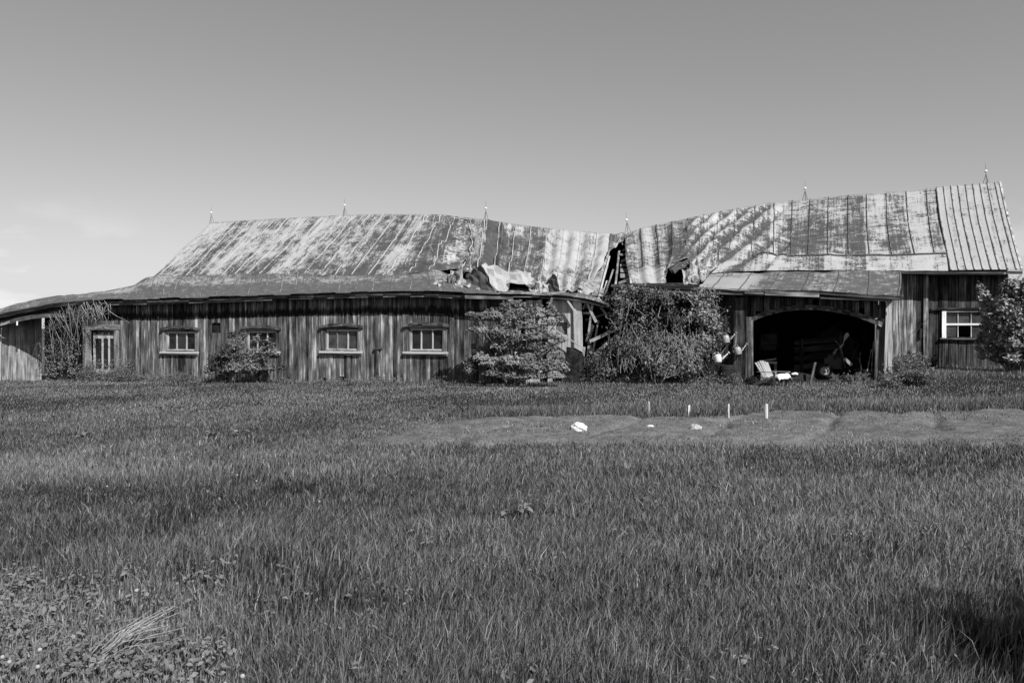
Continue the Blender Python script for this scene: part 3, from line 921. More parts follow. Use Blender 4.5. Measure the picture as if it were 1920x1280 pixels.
# ---- lightning rods along the ridge
for (x, ytip, ybase, ln) in ((396, 388, 416, 0), (646, 373, 404, 0), (911, 377, 413, 0), (1178, 399, 434, -6), (1510, 340, 375, -1), (1850, 306, 346, -3)):
    b0 = W(x, ybase, R6); tp = W(x + ln * .8 - 0, ytip, R6)
    mb = MB(); mb.tube([b0 - Z * .15, b0.lerp(tp, .5), tp], .013, 5, .006)
    for k in range(3):
        an = 2.1 * k + .4
        mb.tube([b0.lerp(tp, .5), b0 + Vector((math.cos(an) * .16, math.sin(an) * .16, -.08 - .1 * abs(math.sin(an))))], .009, 4)
    rod = mb.build('lightning_rod', M['rodm'], barn)
    mb = MB(); c = b0.lerp(tp, .62)
    mb.lathe(c - Z * .055, [(.001, 0), (.033, .015), (.051, .04), (.055, .055), (.051, .07), (.033, .095), (.001, .11)], 12, (tp - b0))
    mb.build('glass_ball', M['ballm'], rod, smooth=True)

# ---- torn sheets heaped at the break
def sheet(label, cols, nu=10, nv=7, crumple=.05, m='sheet', seed=1, tone=.3, bs=.25):
    P_, _ = loft(cols, nu, nv)
    C_, u_, v_ = surf_coords(P_, seed * 13)
    nr_ = normals(P_)
    jr = np.random.default_rng(seed)
    P_ = P_ + nr_ * (jr.normal(0, crumple, (nu, nv)))[:, :, None] + jr.normal(0, crumple * .35, (nu, nv, 3)) + nr_ * dent(C_, crumple, bs * 1.6, seed)[:, :, None]
    base = Vector(P_.reshape(-1, 3).mean(0)); base.z = float(P_[:, :, 2].min())
    r = thing('roofing_sheet', label, 'metal sheet', base, 'torn roofing sheets heaped at the break')
    mb_ = MB(); mb_.grid(P_, tone, C_)
    mb_.build('bent_sheet', M[m], r, smooth=False, solid=.008)
    mb_ = MB()
    for i in range(nu - 1): mb_.bar(P_[i, 0], P_[i + 1, 0], Vector(nr_[i, 0]) * .03, Vector(P_[i, 1] - P_[i, 0]).normalized() * .03, tone)
    mb_.build('folded_edge', M[m], r)
    return r

sheet('largest pale crumpled roofing sheet arched over the eave at the break', [
    [(904, 497, 1.0), (912, 512, .6), (920, 530, .1), (929, 547, -.2)],
    [(922, 499, 1.5), (930, 511, .8), (937, 528, .3), (943, 546, -.1)],
    [(950, 504, 1.6), (955, 514, .9), (960, 524, .5), (962, 534, .1)],
    [(978, 508, 1.6), (984, 516, .9), (990, 526, .5), (994, 536, .1)],
    [(998, 520, 1.3), (1003, 528, .8), (1008, 538, .4), (1012, 547, .0)]], crumple=.055, seed=51, nu=12, nv=7, bs=.5)
sheet('dark sheet turned on edge at the left of the large pale crumpled one', [
    [(868, 526, 2.0), (866, 531, 1.8), (862, 538, 1.4), (858, 547, .9)],
    [(884, 509, 1.7), (881, 519, 1.4), (878, 532, 1.0), (878, 547, .6)],
    [(897, 501, 1.3), (898, 513, .9), (900, 530, .4), (904, 548, .1)],
    [(904, 497, 1.0), (912, 512, .6), (918, 530, .1), (928, 548, -.2)]], crumple=.03, m='roof_dark', seed=61, tone=.5)  # dark metal carries the shade of the turned underside in its colour
sheet('dark curled flap of roofing standing right of the pale crumpled sheet', [
    [(1012, 543, 1.3), (1014, 545, 1.1), (1017, 547, .9), (1020, 549, .7)],
    [(1024, 534, 1.3), (1025, 539, 1.1), (1027, 545, .8), (1028, 550, .6)],
    [(1036, 514, 1.2), (1037, 527, .9), (1038, 540, .6), (1038, 551, .3)],
    [(1045, 522, .7), (1047, 532, .5), (1048, 542, .2), (1049, 552, .0)]], crumple=.02, m='roof_dark', seed=71, tone=.45)
sheet('jagged shards of roofing poking up at the left end of the heap', [
    [(812, 541, .5), (815, 541, .4), (818, 542, .3), (822, 544, .1)],
    [(838, 528, 1.2), (836, 534, .9), (834, 540, .5), (832, 545, .1)],
    [(856, 505, 2.0), (850, 515, 1.5), (846, 530, .9), (844, 544, .3)],
    [(866, 503, 2.0), (868, 515, 1.4), (872, 528, .9), (876, 540, .3)]], crumple=.10, m='roof', seed=81, tone=.35, nu=9, nv=6)
sheet('narrow bright strip of sheet lying flat beside the shards', [
    [(818, 540, .4), (820, 541, .3), (822, 543, .1), (824, 545, -.1)],
    [(845, 536, .8), (846, 538, .6), (848, 541, .3), (850, 544, .0)],
    [(880, 540, .7), (881, 541, .5), (883, 544, .2), (884, 547, -.1)]], crumple=.05, seed=91, tone=.1)
sheet('small pale scrap of sheet folded down below the crumpled heap', [
    [(990, 533, .6), (990, 538, .4), (992, 543, .1), (994, 549, -.2)],
    [(1004, 529, .7), (1005, 536, .4), (1006, 543, .1), (1007, 550, -.2)],
    [(1014, 530, .6), (1016, 538, .3), (1017, 545, .0), (1018, 553, -.25)]], crumple=.05, seed=95, tone=.25)
sheet('dark torn flap of roofing hanging over the gash above the creeper', [
    [(1253, 502, 3.2), (1255, 506, 2.9), (1259, 509, 2.6), (1266, 512, 2.3)],
    [(1280, 487, 3.7), (1281, 492, 3.4), (1283, 498, 3.0), (1285, 505, 2.6)],
    [(1312, 468, 4.2), (1310, 474, 3.9), (1304, 482, 3.5), (1298, 490, 3.1)]], crumple=.05, m='roof_dark', seed=99, tone=.6)
sheet('rusty buckled sheet slipping down right of the gash', [
    [(1282, 500, 2.9), (1281, 512, 2.4), (1280, 523, 1.7), (1279, 534, 1.1)],
    [(1300, 490, 3.1), (1299, 505, 2.4), (1296, 519, 1.7), (1292, 533, 1.0)],
    [(1325, 482, 3.3), (1321, 500, 2.5), (1316, 516, 1.7), (1308, 530, 1.0)],
    [(1350, 478, 3.5), (1345, 495, 2.8), (1334, 510, 2.1), (1322, 524, 1.4)]], crumple=.09, m='roof_mid', seed=103, tone=.55)

sheet('pale triangular sheet lying on the bare boards right of the collapsed slope', [
    [(1082, 538, 1.5), (1083, 543, 1.2), (1085, 548, .9), (1088, 553, .6)],
    [(1098, 537, 1.6), (1099, 542, 1.3), (1100, 547, 1.0), (1102, 553, .7)],
    [(1116, 535, 1.7), (1115, 538, 1.5), (1114, 542, 1.3), (1112, 547, 1.0)]], crumple=.02, seed=111, tone=.15)
sheet('small curled scrap of sheet caught on the ridge side of the dark valley fold', [
    [(866, 500, 3.2), (868, 504, 2.9), (869, 508, 2.6), (870, 512, 2.3)],
    [(876, 496, 3.4), (878, 501, 3.0), (880, 506, 2.7), (882, 511, 2.3)],
    [(892, 500, 3.0), (893, 503, 2.7), (895, 507, 2.3), (897, 512, 2.0)]], crumple=.06, m='roof_pale', seed=117, tone=.2)
def shard(px, py, c, w_, h_, lb, m='sheet', seed=0):
    r_ = np.random.default_rng(seed)
    j = lambda k: r_.uniform(-k, k)
    cols_ = []
    for i in range(3):
        x_ = px + (i - 1) * w_ * .5; up = h_ * (.5 + .7 * r_.random()); cu = r_.uniform(-.5, .5)
        cols_.append([(x_ + j(3), py - up, c + .5 + cu), (x_ + j(3), py - up * .6, c + .35 + cu * .4), (x_ + j(3), py - up * .25, c + .2), (x_ + j(3), py, c)])
    return sheet(lb, cols_, nu=7, nv=5, crumple=.04, m=m, seed=seed, tone=r_.uniform(.1, .6))
for i, (px, py, c, w_, h_, m_) in enumerate(((806, 545, .2, 16, 10, 'sheet'), (845, 543, .3, 18, 26, 'roof_dark'), (858, 538, .6, 14, 28, 'sheet'), (872, 546, .1, 20, 16, 'roof_mid'), (892, 549, -.2, 18, 10, 'sheet'),
                                           (1000, 550, -.1, 14, 16, 'roof_mid'), (1022, 551, .0, 12, 18, 'sheet'), (1056, 553, .0, 22, 9, 'roof_dark'), (940, 551, -.3, 26, 8, 'roof_dark'), (1134, 566, .2, 12, 22, 'roof_dark'))):
    shard(px, py, c, w_, h_, 'small jagged shard of torn roofing lying in the heap at the break', m_, 200 + 7 * i)
for (x0, y0, c0, x1, y1, c1, w_, tn_) in ((826, 545, .4, 846, 530, 1.0, .09, .1), (838, 545, .2, 872, 537, .8, .07, .9), (852, 546, .1, 884, 549, -.3, .08, .2), (1008, 552, .1, 1020, 528, .9, .06, .8), (1020, 551, -.2, 1060, 548, .2, .07, .3), (1122, 560, .3, 1130, 540, 1.2, .08, .7), (1060, 551, .2, 1100, 556, -.2, .06, .9), (948, 556, -.45, 985, 585, -.55, .08, .6), (1036, 558, -.5, 1022, 600, -.45, .07, .2), (1062, 560, -.45, 1082, 590, -.5, .05, .8), (1098, 562, -.4, 1118, 604, -.3, .08, .5), (1112, 565, -.4, 1104, 622, -.2, .06, .9), (1120, 566, .1, 1138, 592, .2, .07, .4), (1098, 600, .6, 1146, 585, .9, .07, .3), (1100, 625, .5, 1118, 690, .1, .09, .5), (1122, 600, .4, 1112, 660, .2, .06, .9), (1110, 668, -.1, 1142, 640, .2, .10, .6), (1126, 690, -.3, 1150, 650, .1, .07, .4), (1104, 705, -.2, 1140, 690, -.4, .09, .3), (1128, 570, -.3, 1148, 552, .6, .07, .7), (1132, 560, .8, 1150, 505, 2.6, .05, .0), (1128, 556, 1.0, 1138, 526, 2.0, .04, .3), (872, 545, .3, 905, 551, -.4, .05, 1)):
    a, b_ = W(x0, y0, c0), W(x1, y1, c1); mb = MB(); mb.bar(a, b_, (b_ - a).cross(N).normalized() * w_, N * .05, tn_); mb.build('broken_rafter', M['wall2'], barn)

# =================================================================== GROUND
xs = np.concatenate([-np.geomspace(3000, 30, 26), np.arange(-29.6, 29.7, .4), np.geomspace(30, 3000, 26)])
ys = np.concatenate([-np.geomspace(400, 8, 14), np.arange(-7.6, 47.7, .4), np.geomspace(48, 3000, 26)])
X, Y = np.meshgrid(xs, ys, indexing='ij')
P = np.dstack([X, Y, gz(X, Y)])
mb = MB(); mb.grid(P[:, ::-1])
tag(mb.build('ground', M['ground'], smooth=True), kind='structure')

# garden bed: a raised sheet of worked soil with low furrows
gb = [ground_at(x, y) for x, y in ((640, 800), (2050, 818), (1960, 772), (760, 770))]
GY0, GY1 = 10.9, 14.9
def garden_mask(x, y):
    y0 = GY0 + .9 * (vnoise(x, y * 0, 1.3, 71) - .5) + .5 * (vnoise(x, y, .4, 68) - .5) - .02 * x + .35
    y1 = GY1 + .7 * (vnoise(x, y * 0, 1.7, 72) - .5) + .6 * (vnoise(x, y, .45, 69) - .5) - .03 * x
    xl = -2.4 + .6 * (y - 12)
    m = sstep(y0 - .25, y0 + .3, y) * (1 - sstep(y1 - .3, y1 + .2, y))
    return m * sstep(xl - .8, xl + .9, x + .9 * (vnoise(x, y, 1.0, 73) - .5))
def furrow(x, y):
    q = x - .50 * (y - 12.5) + .25 * (vnoise(x, y, .9, 76) - .5)
    s_ = np.abs(((q / 1.75 + .18) % 1.0) - .5) * 2
    amp_ = .3 + 1.0 * vnoise(x, y, 1.3, 77)
    return (.030 * (1 - s_ ** 2) * amp_ - .075 * amp_ * np.exp(-((s_ - 1) / .10) ** 2)) * sstep(GY0 + .3, GY0 + 1.2, y) + .05 + .035 * vnoise(x, y, .22, 74) + .03 * vnoise(x, y, .5, 78) + .028 * vnoise(x, y, .09, 79) ** 2
gxs = np.arange(-4.5, 15.01, .05); gys = np.arange(10.0, 15.9, .05)
X, Y = np.meshgrid(gxs, gys, indexing='ij')
gm = garden_mask(X, Y)
P = np.dstack([X, Y, gz(X, Y) - .12 * (1 - sstep(0, .45, gm)) + gm * (.015 + furrow(X, Y))])
mb = MB(); mb.grid(P[:, ::-1]); tag(mb.build('garden_soil', M['soil'], smooth=True), kind='structure')

def bed_at(px, py):
    u, v = (px - CX) / F, (HY - py) / F
    Y = 12.0
    for _ in range(80):
        x_ = u * Y; g_ = garden_mask(x_, Y)
        Y = .7 * Y + .3 * ((float(gz(x_, Y) + g_ * (.015 + furrow(np.array(x_), np.array(Y)))) - CAMZ) / v)
    return Vector((u * Y, Y, CAMZ + v * Y))

# =================================================================== GRASS
def blades(n, y0, y1, half, dens_pow):
    # sample with density falling with distance
    t = RNG.random(n)
    y = (y0 ** (1 - dens_pow) + t * (y1 ** (1 - dens_pow) - y0 ** (1 - dens_pow))) ** (1 / (1 - dens_pow)) if dens_pow != 1 else y0 * (y1 / y0) ** t
    x = (RNG.random(n) * 2 - 1) * (half * y + 1.4)
    return x, y

def in_barn(x, y):
    s = x * CS - y * SN; c = x * SN + y * CS - C0
    return ((c > -.05) & (s < S(1672))) | ((c > WM - .05) & (s < sG + .1))

def grass_fields(x, y):
    gm_ = garden_mask(x, y)
    s = x * CS - y * SN; c = x * SN + y * CS - C0
    big = vnoise(x, y, 1.9, 81); med = vnoise(x, y, .55, 82); fine_ = vnoise(x, y, .22, 83)
    h = .046 + .034 * big + .046 * med + .026 * fine_
    h = h * (1 - .35 * sstep(7, 12, y))
    behind = sstep(GY1 + .1, GY1 + .4, y - (-.03 * x)) * (1 - sstep(GY1 + 2.2, GY1 + 3.2, y + .03 * x)) * sstep(-3.5, -1, x)
    h = h * (1 - .30 * sstep(17, 20, y)) + .07 * behind
    wallside = sstep(-.9, -.1, c) * (1 - sstep(.2, .5, c) * (s < S(1672)))
    h = h + .10 * wallside * vnoise(x, y, .7, 85)
    h = h * (1 - gm_) + gm_ * (.018 + .04 * med)
    lf = sstep(-.9, -1.6, x + .35 * (y - 3.6)) * (1 - sstep(4.4, 5.2, y))      # thin, strawy corner bottom left
    h = h * (1 - .45 * lf)
    tone = .38 + .16 * (big - .5) + .14 * (med - .5) + .30 * (vnoise(x, y * 2.2, 4.2, 84) - .5)
    tone = tone - .10 * behind + .05 * sstep(18, 22, y) + .05 * gm_
    return h, tone, gm_, lf, behind

def grass_mesh(name, x, y, wid, seg2):
    keep = ~in_barn(x, y)
    x, y = x[keep], y[keep]
    h, tone, gm_, lf, bh = grass_fields(x, y)
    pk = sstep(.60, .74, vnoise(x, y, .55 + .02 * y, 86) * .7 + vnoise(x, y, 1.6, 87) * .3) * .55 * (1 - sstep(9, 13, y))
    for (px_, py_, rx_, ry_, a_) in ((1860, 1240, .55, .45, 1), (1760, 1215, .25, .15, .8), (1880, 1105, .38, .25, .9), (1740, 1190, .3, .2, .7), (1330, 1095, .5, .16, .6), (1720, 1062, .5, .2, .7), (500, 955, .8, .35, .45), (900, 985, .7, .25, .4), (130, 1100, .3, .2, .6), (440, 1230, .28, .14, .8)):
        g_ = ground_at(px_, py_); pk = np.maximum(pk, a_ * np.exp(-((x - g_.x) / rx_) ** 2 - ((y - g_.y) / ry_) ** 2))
    tone = tone - .16 * pk  # pocket blades darkened; the lower right ones stand in for a cast shadow
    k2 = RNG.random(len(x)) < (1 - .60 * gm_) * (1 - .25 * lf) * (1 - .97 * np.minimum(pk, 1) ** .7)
    x, y, h, tone, gm_, lf = x[k2], y[k2], h[k2], tone[k2], gm_[k2], lf[k2]
    n = len(x)
    z = gz(x, y) + gm_ * furrow(x, y) * .9
    h = h * RNG.uniform(.5, 1.4, n) * np.where(RNG.random(n) < .03, 1.5, 1)
    yaw = RNG.uniform(0, 2 * math.pi, n)
    wx, wy = np.cos(yaw), np.sin(yaw)
    la = RNG.normal(0, 1, n) * .9 + .25 + .7 * (vnoise(x, y, .9, 91) - .5); lb = RNG.normal(0, 1, n) * .8 - .1 + .5 * (vnoise(x, y, 1.1, 92) - .5)
    lean = RNG.uniform(.08, .55, n) * h
    ln = np.sqrt(la ** 2 + lb ** 2) + 1e-6
    lx, ly = la / ln * lean * np.minimum(ln, 1.4), lb / ln * lean * np.minimum(ln, 1.4)
    w = (wid + .00042 * y) * RNG.uniform(.6, 1.3, n)
    tone = tone - .03 + RNG.normal(0, .20, n)
    straw = RNG.random(n) < (.035 + .30 * lf)
    tone = np.where(straw, tone + .32, tone)
    tone = np.clip(tone, .04, 1)
    b0 = np.stack([x - wx * w, y - wy * w, z - .01], 1); b1 = np.stack([x + wx * w, y + wy * w, z - .01], 1)
    tip = np.stack([x + lx, y + ly, z + h * (1 - .15 * lean / h)], 1)
    if seg2:
        m0 = np.stack([x + lx * .33 - wx * w * .8, y + ly * .33 - wy * w * .8, z + h * .58], 1)
        m1 = np.stack([x + lx * .33 + wx * w * .8, y + ly * .33 + wy * w * .8, z + h * .58], 1)
        V = np.stack([b0, b1, m1, m0, tip], 1).reshape(-1, 3)
        i = np.arange(n)[:, None] * 5
        fl = [i + np.array([[0, 1, 2, 3]]), i + np.array([[3, 2, 4]])]
        T = np.stack([tone * .55, tone * .55, tone, tone, tone * 1.1], 1).ravel()
        T = np.repeat(tone, 5)
    else:
        V = np.stack([b0, b1, tip], 1).reshape(-1, 3)
        i = np.arange(n)[:, None] * 3
        fl = [i + np.array([[0, 1, 2]])]
        T = np.repeat(tone, 3)
    return V, fl, T

parts = []
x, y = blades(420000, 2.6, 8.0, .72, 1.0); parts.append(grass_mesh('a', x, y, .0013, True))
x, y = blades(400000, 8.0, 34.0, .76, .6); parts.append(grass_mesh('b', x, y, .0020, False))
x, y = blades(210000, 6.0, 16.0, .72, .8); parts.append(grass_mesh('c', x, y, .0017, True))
# verges seen past the ends of the barn
VV, FF, TT, o = [], [], [], 0
for V_, fl_, T_ in parts:
    VV.append(V_); FF += [f + o for f in fl_]; TT.append(T_); o += len(V_)
FF = [f for f in FF if f.shape[1] == 4] + [f for f in FF if f.shape[1] == 3]
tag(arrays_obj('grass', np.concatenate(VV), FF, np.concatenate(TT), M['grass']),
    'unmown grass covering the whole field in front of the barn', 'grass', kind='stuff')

# =================================================================== FOLIAGE
def leaves(centres, nrm_, size, tone, narrow=.55):
    """one folded leaf for each centre"""
    n = len(centres)
    nrm_ = nrm_ / (np.linalg.norm(nrm_, axis=1, keepdims=True) + 1e-9)
    r = RNG.normal(size=(n, 3)); a = np.cross(nrm_, r); a /= np.linalg.norm(a, axis=1, keepdims=True) + 1e-9
    b_ = np.cross(nrm_, a)
    s = (size * RNG.uniform(.6, 1.35, n))[:, None]
    V = np.stack([centres - a * s, centres + b_ * s * narrow + nrm_ * s * .22, centres + a * s, centres - b_ * s * narrow + nrm_ * s * .22], 1).reshape(-1, 3)
    i = np.arange(n)[:, None] * 4
    return V, [i + np.array([[0, 1, 2]]), i + np.array([[0, 2, 3]])], np.repeat(np.clip(tone, 0, 1), 4)

def merge(parts_):
    V_, F_, T_, o_ = [], [], [], 0
    for a, fl_, t in parts_:
        V_.append(a); F_ += [f + o_ for f in fl_]; T_.append(t); o_ += len(a)
    return np.concatenate(V_), F_, np.concatenate(T_)

def bush(name, label, cat, base, clumps, leaf_n, leaf_s, lm, twig_r=.014, up=.6, root_spread=.25, stems=None, group=None, tone=(.35, .9)):
    """clumps: list of (centre, (rx, ry, rz), weight) in world metres"""
    r = thing(name, label, cat, base, group)
    base = Vector(base)
    ps = []; mb_ = MB()
    tw = sum(c[2] for c in clumps)
    for (c, rad, wgt) in clumps:
        n = max(6, int(leaf_n * wgt / tw)); c = np.array(c); rad = np.array(rad)
        d = RNG.normal(size=(n, 3)); d /= np.linalg.norm(d, axis=1, keepdims=True)
        d[:, 2] = np.where(d[:, 2] < -.1, d[:, 2] * .4, d[:, 2])
        q = RNG.random(n) ** .45
        pos = c + d * rad * q[:, None] * (1 + .25 * RNG.normal(size=(n, 1)))
        nn = d * .55 + np.array([0.05, -.25, up]) + RNG.normal(size=(n, 3)) * .45
        tc = RNG.uniform(*tone)
        ps.append(leaves(pos, nn, np.full(n, leaf_s * random.uniform(.7, 1.35)), tc + RNG.normal(0, .14, n)))
        if random.random() < .5:                # a stray shoot
            e_ = Vector(c) + Vector((random.gauss(0, 1) * rad[0], -abs(random.gauss(0, .5)) * rad[1], rad[2] * random.uniform(.7, 1.6))); m_ = 16; t_ = RNG.random((m_, 1))
            mb_.tube([Vector(c), Vector(c).lerp(e_, .5) + Z * .04, e_], twig_r * .4, 4, twig_r * .15)
            ps.append(leaves(np.array(c) + (np.array(e_) - np.array(c)) * (.4 + .62 * t_) + RNG.normal(0, .03, (m_, 3)), RNG.normal(size=(m_, 3)) * .5 + np.array([.1, -.3, .5]), np.full(m_, leaf_s * .8), tc + RNG.normal(0, .12, m_)))
        # a limb and twigs that carry the clump
        b0 = base + Vector((random.uniform(-1, 1) * root_spread, random.uniform(-1, 1) * root_spread * .5, -.05))
        cv = Vector(c); mid_ = b0.lerp(cv, .55) + Vector((random.uniform(-.1, .1), random.uniform(-.08, .08), .12))
        mb_.tube([b0, b0.lerp(mid_, .5) + Vector((random.uniform(-.04, .04), 0, .04)), mid_, cv], twig_r * 1.6, 5, twig_r * .5)
        for _ in range(5):
            k = random.randrange(n); mb_.tube([cv.lerp(b0, .15), cv.lerp(Vector(pos[k]), .55) + Z * .03, Vector(pos[k])], twig_r * .45, 4, twig_r * .2)
    mb_.build('branches', M['twig'], r)
    V_, F_, T_ = merge(ps)
    arrays_obj('foliage', V_, F_, T_, M[lm], r)
    return r

def px_clumps(lst, depth_jit=.2):
    """(px, py, c, rx_px, rz_px, weight) -> world clumps"""
    out = []
    for (px, py, c, rx, rz, wgt) in lst:
        w_ = W(px, py, c); k = w_.y / F
        out.append((w_, (rx * k * .95, min(rx, rz * 1.6) * k * .8, rz * k * 1.25), wgt))
    return out

def gbase(px, c):
    w_ = W(px, 700, c); return (w_.x, w_.y, float(gz(w_.x, w_.y)))

# big layered bush
cl = [(884, 590, -1.4, 13, 5, .4), (902, 596, -1.4, 16, 7, .8), (925, 592, -1.3, 20, 10, 1.2), (950, 578, -1.1, 16, 9, .9), (968, 572, -1.0, 14, 8, .8), (960, 596, -1.3, 20, 11, 1.3), (985, 592, -1.2, 20, 12, 1.3), (990, 612, -1.3, 22, 10, 1.2), (1012, 590, -1.1, 14, 13, .9),
      (1033, 587, -1.0, 12, 12, .8), (1048, 598, -.9, 8, 8, .4), (1030, 606, -1.2, 14, 7, .6), (888, 618, -1.5, 10, 4, .3), (905, 620, -1.6, 14, 6, .7), (930, 622, -1.7, 20, 8, 1.3), (955, 628, -1.7, 20, 8, 1.3), (975, 636, -1.8, 18, 7, 1.1), (1002, 632, -1.7, 22, 8, 1.3), (1028, 632, -1.6, 18, 7, 1.0), (1050, 638, -1.5, 10, 6, .4),
      (902, 672, -2.0, 12, 7, .7), (922, 680, -2.1, 20, 9, 1.4), (948, 674, -2.2, 14, 7, .8), (968, 680, -2.3, 22, 10, 1.7), (990, 670, -2.2, 16, 7, .8), (1000, 688, -2.4, 24, 11, 1.9), (1030, 688, -2.2, 22, 12, 1.7), (1045, 668, -2.0, 14, 10, 1.0), (1055, 690, -2.0, 11, 11, .9), (1036, 654, -1.8, 14, 7, .6),
      (925, 700, -2.1, 20, 7, .8), (948, 650, -1.7, 12, 8, .45), (1002, 652, -1.8, 12, 9, .5), (927, 648, -1.6, 8, 6, .2), (1018, 618, -1.5, 10, 9, .4), (950, 606, -1.5, 9, 10, .4), (888, 650, -1.2, 6, 8, .15), (960, 706, -2.3, 24, 6, .8), (1000, 706, -2.4, 28, 7, 1.1), (1040, 706, -2.2, 20, 6, .7), (912, 655, -1.2, 7, 4, .12), (975, 655, -1.3, 9, 5, .2),
      (960, 600, -.5, 30, 16, 1.2), (935, 640, -.4, 30, 14, 1.2), (985, 650, -.4, 30, 16, 1.3), (905, 670, -.4, 20, 18, 1.0), (950, 685, -.5, 34, 18, 1.3), (1010, 660, -.5, 24, 16, .9), (880, 692, -.4, 14, 16, .7)]
bush('shrub', 'largest layered leafy shrub against the broken middle wall of the barn', 'shrub', gbase(965, -.9), px_clumps(cl), 24000, .047, 'leaf', .018, tone=(.15, .85))

# bush in front of the second stable window
cl = [(405, 680, -.9, 14, 14, 1.2), (425, 665, -.9, 18, 16, 1.6), (445, 645, -.8, 16, 14, 1.2), (440, 690, -1.0, 24, 12, 1.6), (465, 665, -.9, 18, 16, 1.5), (435, 630, -.7, 9, 8, .4), (470, 690, -1.0, 20, 12, 1.4), (490, 670, -.8, 16, 14, 1.2), (500, 650, -.7, 12, 12, .7), (512, 660, -.7, 7, 12, .4),
      (505, 690, -.8, 14, 10, .7), (480, 638, -.7, 10, 8, .4), (530, 690, -.6, 10, 7, .35), (395, 697, -.9, 12, 7, .5), (458, 628, -.7, 6, 7, .25)]
bush('shrub', 'small rounded shrub half hiding the second stable window', 'shrub', gbase(455, -.7), px_clumps(cl), 7000, .045, 'leaf', .012, tone=(.0, .5))

# shrub at the right edge
cl = [(1838, 548, 1.9, 7, 12, .5), (1845, 560, 1.9, 9, 10, .6), (1856, 578, 1.9, 12, 12, .8), (1885, 552, 1.5, 14, 14, 1.2), (1905, 545, 1.4, 16, 16, 1.4), (1925, 555, 1.3, 18, 20, 1.4), (1890, 580, 1.4, 18, 16, 1.6), (1915, 590, 1.3, 20, 18, 1.8), (1870, 600, 1.6, 16, 13, 1.1), (1895, 615, 1.4, 20, 16, 1.8),
      (1925, 620, 1.2, 22, 18, 1.8), (1880, 640, 1.5, 16, 12, 1.2), (1905, 645, 1.2, 20, 14, 1.6), (1935, 655, 1.1, 22, 16, 1.6), (1860, 655, 1.7, 14, 10, .8), (1875, 672, 1.5, 18, 9, 1.0), (1905, 673, 1.2, 22, 10, 1.4), (1940, 585, 1.2, 22, 24, 1.5), (1955, 625, 1.1, 22, 24, 1.5), (1950, 670, 1.1, 24, 14, 1.2),
      (1868, 622, 1.7, 9, 10, .5), (1842, 668, 1.8, 9, 8, .45), (1850, 612, 2.2, 10, 12, .7), (1842, 634, 2.3, 9, 10, .5), (1856, 640, 2.0, 11, 12, .7), (1836, 652, 2.4, 8, 8, .3), (1846, 592, 2.3, 8, 9, .4), (1930, 535, 1.3, 14, 10, .7)]
bush('shrub', 'tall glossy leaved shrub at the corner of the barn beyond the white framed window', 'shrub', gbase(1905, 1.6), px_clumps([(a, b, c, d, e * 1.15, f) for a, b, c, d, e, f in cl]), 22000, .052, 'leaf3', .018, tone=(.25, .9))

# creeper thicket over the wall: many thin canes and small leaves
cr = thing('creeper', 'tangled creeper thicket swallowing the wall left of the open bay', 'creeper', gbase(1230, -.5))
ps = []; mbs = MB()
outline_top = np.array([(1105, 640), (1118, 600), (1135, 570), (1155, 548), (1185, 541), (1230, 545), (1275, 545), (1310, 546), (1335, 556), (1346, 600), (1350, 660)])
def bulge(px, py):
    return -(.30 + .75 * math.sin(math.pi * min(1, max(0, (px - 1100) / 255))) * (.35 + .65 * (py - 540) / 160)) - .5 * float(vnoise(px, py, 34, 61) - .5)
k = 0
while k < 520:
    px = random.uniform(1104, 1352); top = np.interp(px, outline_top[:, 0], outline_top[:, 1]) + 16 * float(vnoise(px, 0, 13, 62)) - 6
    py = random.uniform(top, 702)
    if px < 1152 - max(0, py - 640) * 1.1 and py < 690: continue
    dens = float(.6 * vnoise(px, py, 24, 63) + .4 * vnoise(px, py, 11, 64))
    if dens < random.uniform(.36, .58): continue
    if py > 610 and px < 1310 and random.random() < .35: continue
    k += 1
    w_ = W(px, py, bulge(px, py) * random.uniform(.6, 1.1)); kk = w_.y / F
    n = random.choice([12, 25, 40, 60])
    sp_ = random.uniform(.5, 1.1)
    d = RNG.normal(size=(n, 3)); pos = np.array(w_) + d * np.array([9, 8, 7]) * kk * sp_
    nn = d * .5 + np.array([.15, -.4, .35]) + RNG.normal(size=(n, 3)) * .55
    tb = random.uniform(.4, .95) if (px > 1285 and py < 640) else random.uniform(.0, .55)  # paler leaves at the upper right paint in its sunlit side
    ps.append(leaves(pos, nn, np.full(n, random.choice([.028, .036, .05])), tb + RNG.normal(0, .16, n)))
for k in range(300):
    px = random.uniform(1108, 1340); top = np.interp(px, outline_top[:, 0], outline_top[:, 1])
    py0 = random.uniform(640, 714) if k < 210 else random.uniform(top + 20, 700)
    if px < 1150 - max(0, py0 - 655) * 1.1: continue
    dx = random.gauss(2 if px < 1190 else -4, 14 if px < 1190 else 20); hh = random.uniform(15, 70)
    pts = []
    for t in (0, .3, .55, .8, 1):
        x_ = px + dx * t + random.uniform(-2, 2); y_ = py0 - hh * t + 34 * t * t * random.uniform(.2, 1.5)
        pts.append(W(x_, max(y_, 541), bulge(x_, y_) * random.uniform(1.0, 1.15)))
    mbs.tube(pts, random.uniform(.005, .010), 4, .003, caps=False)
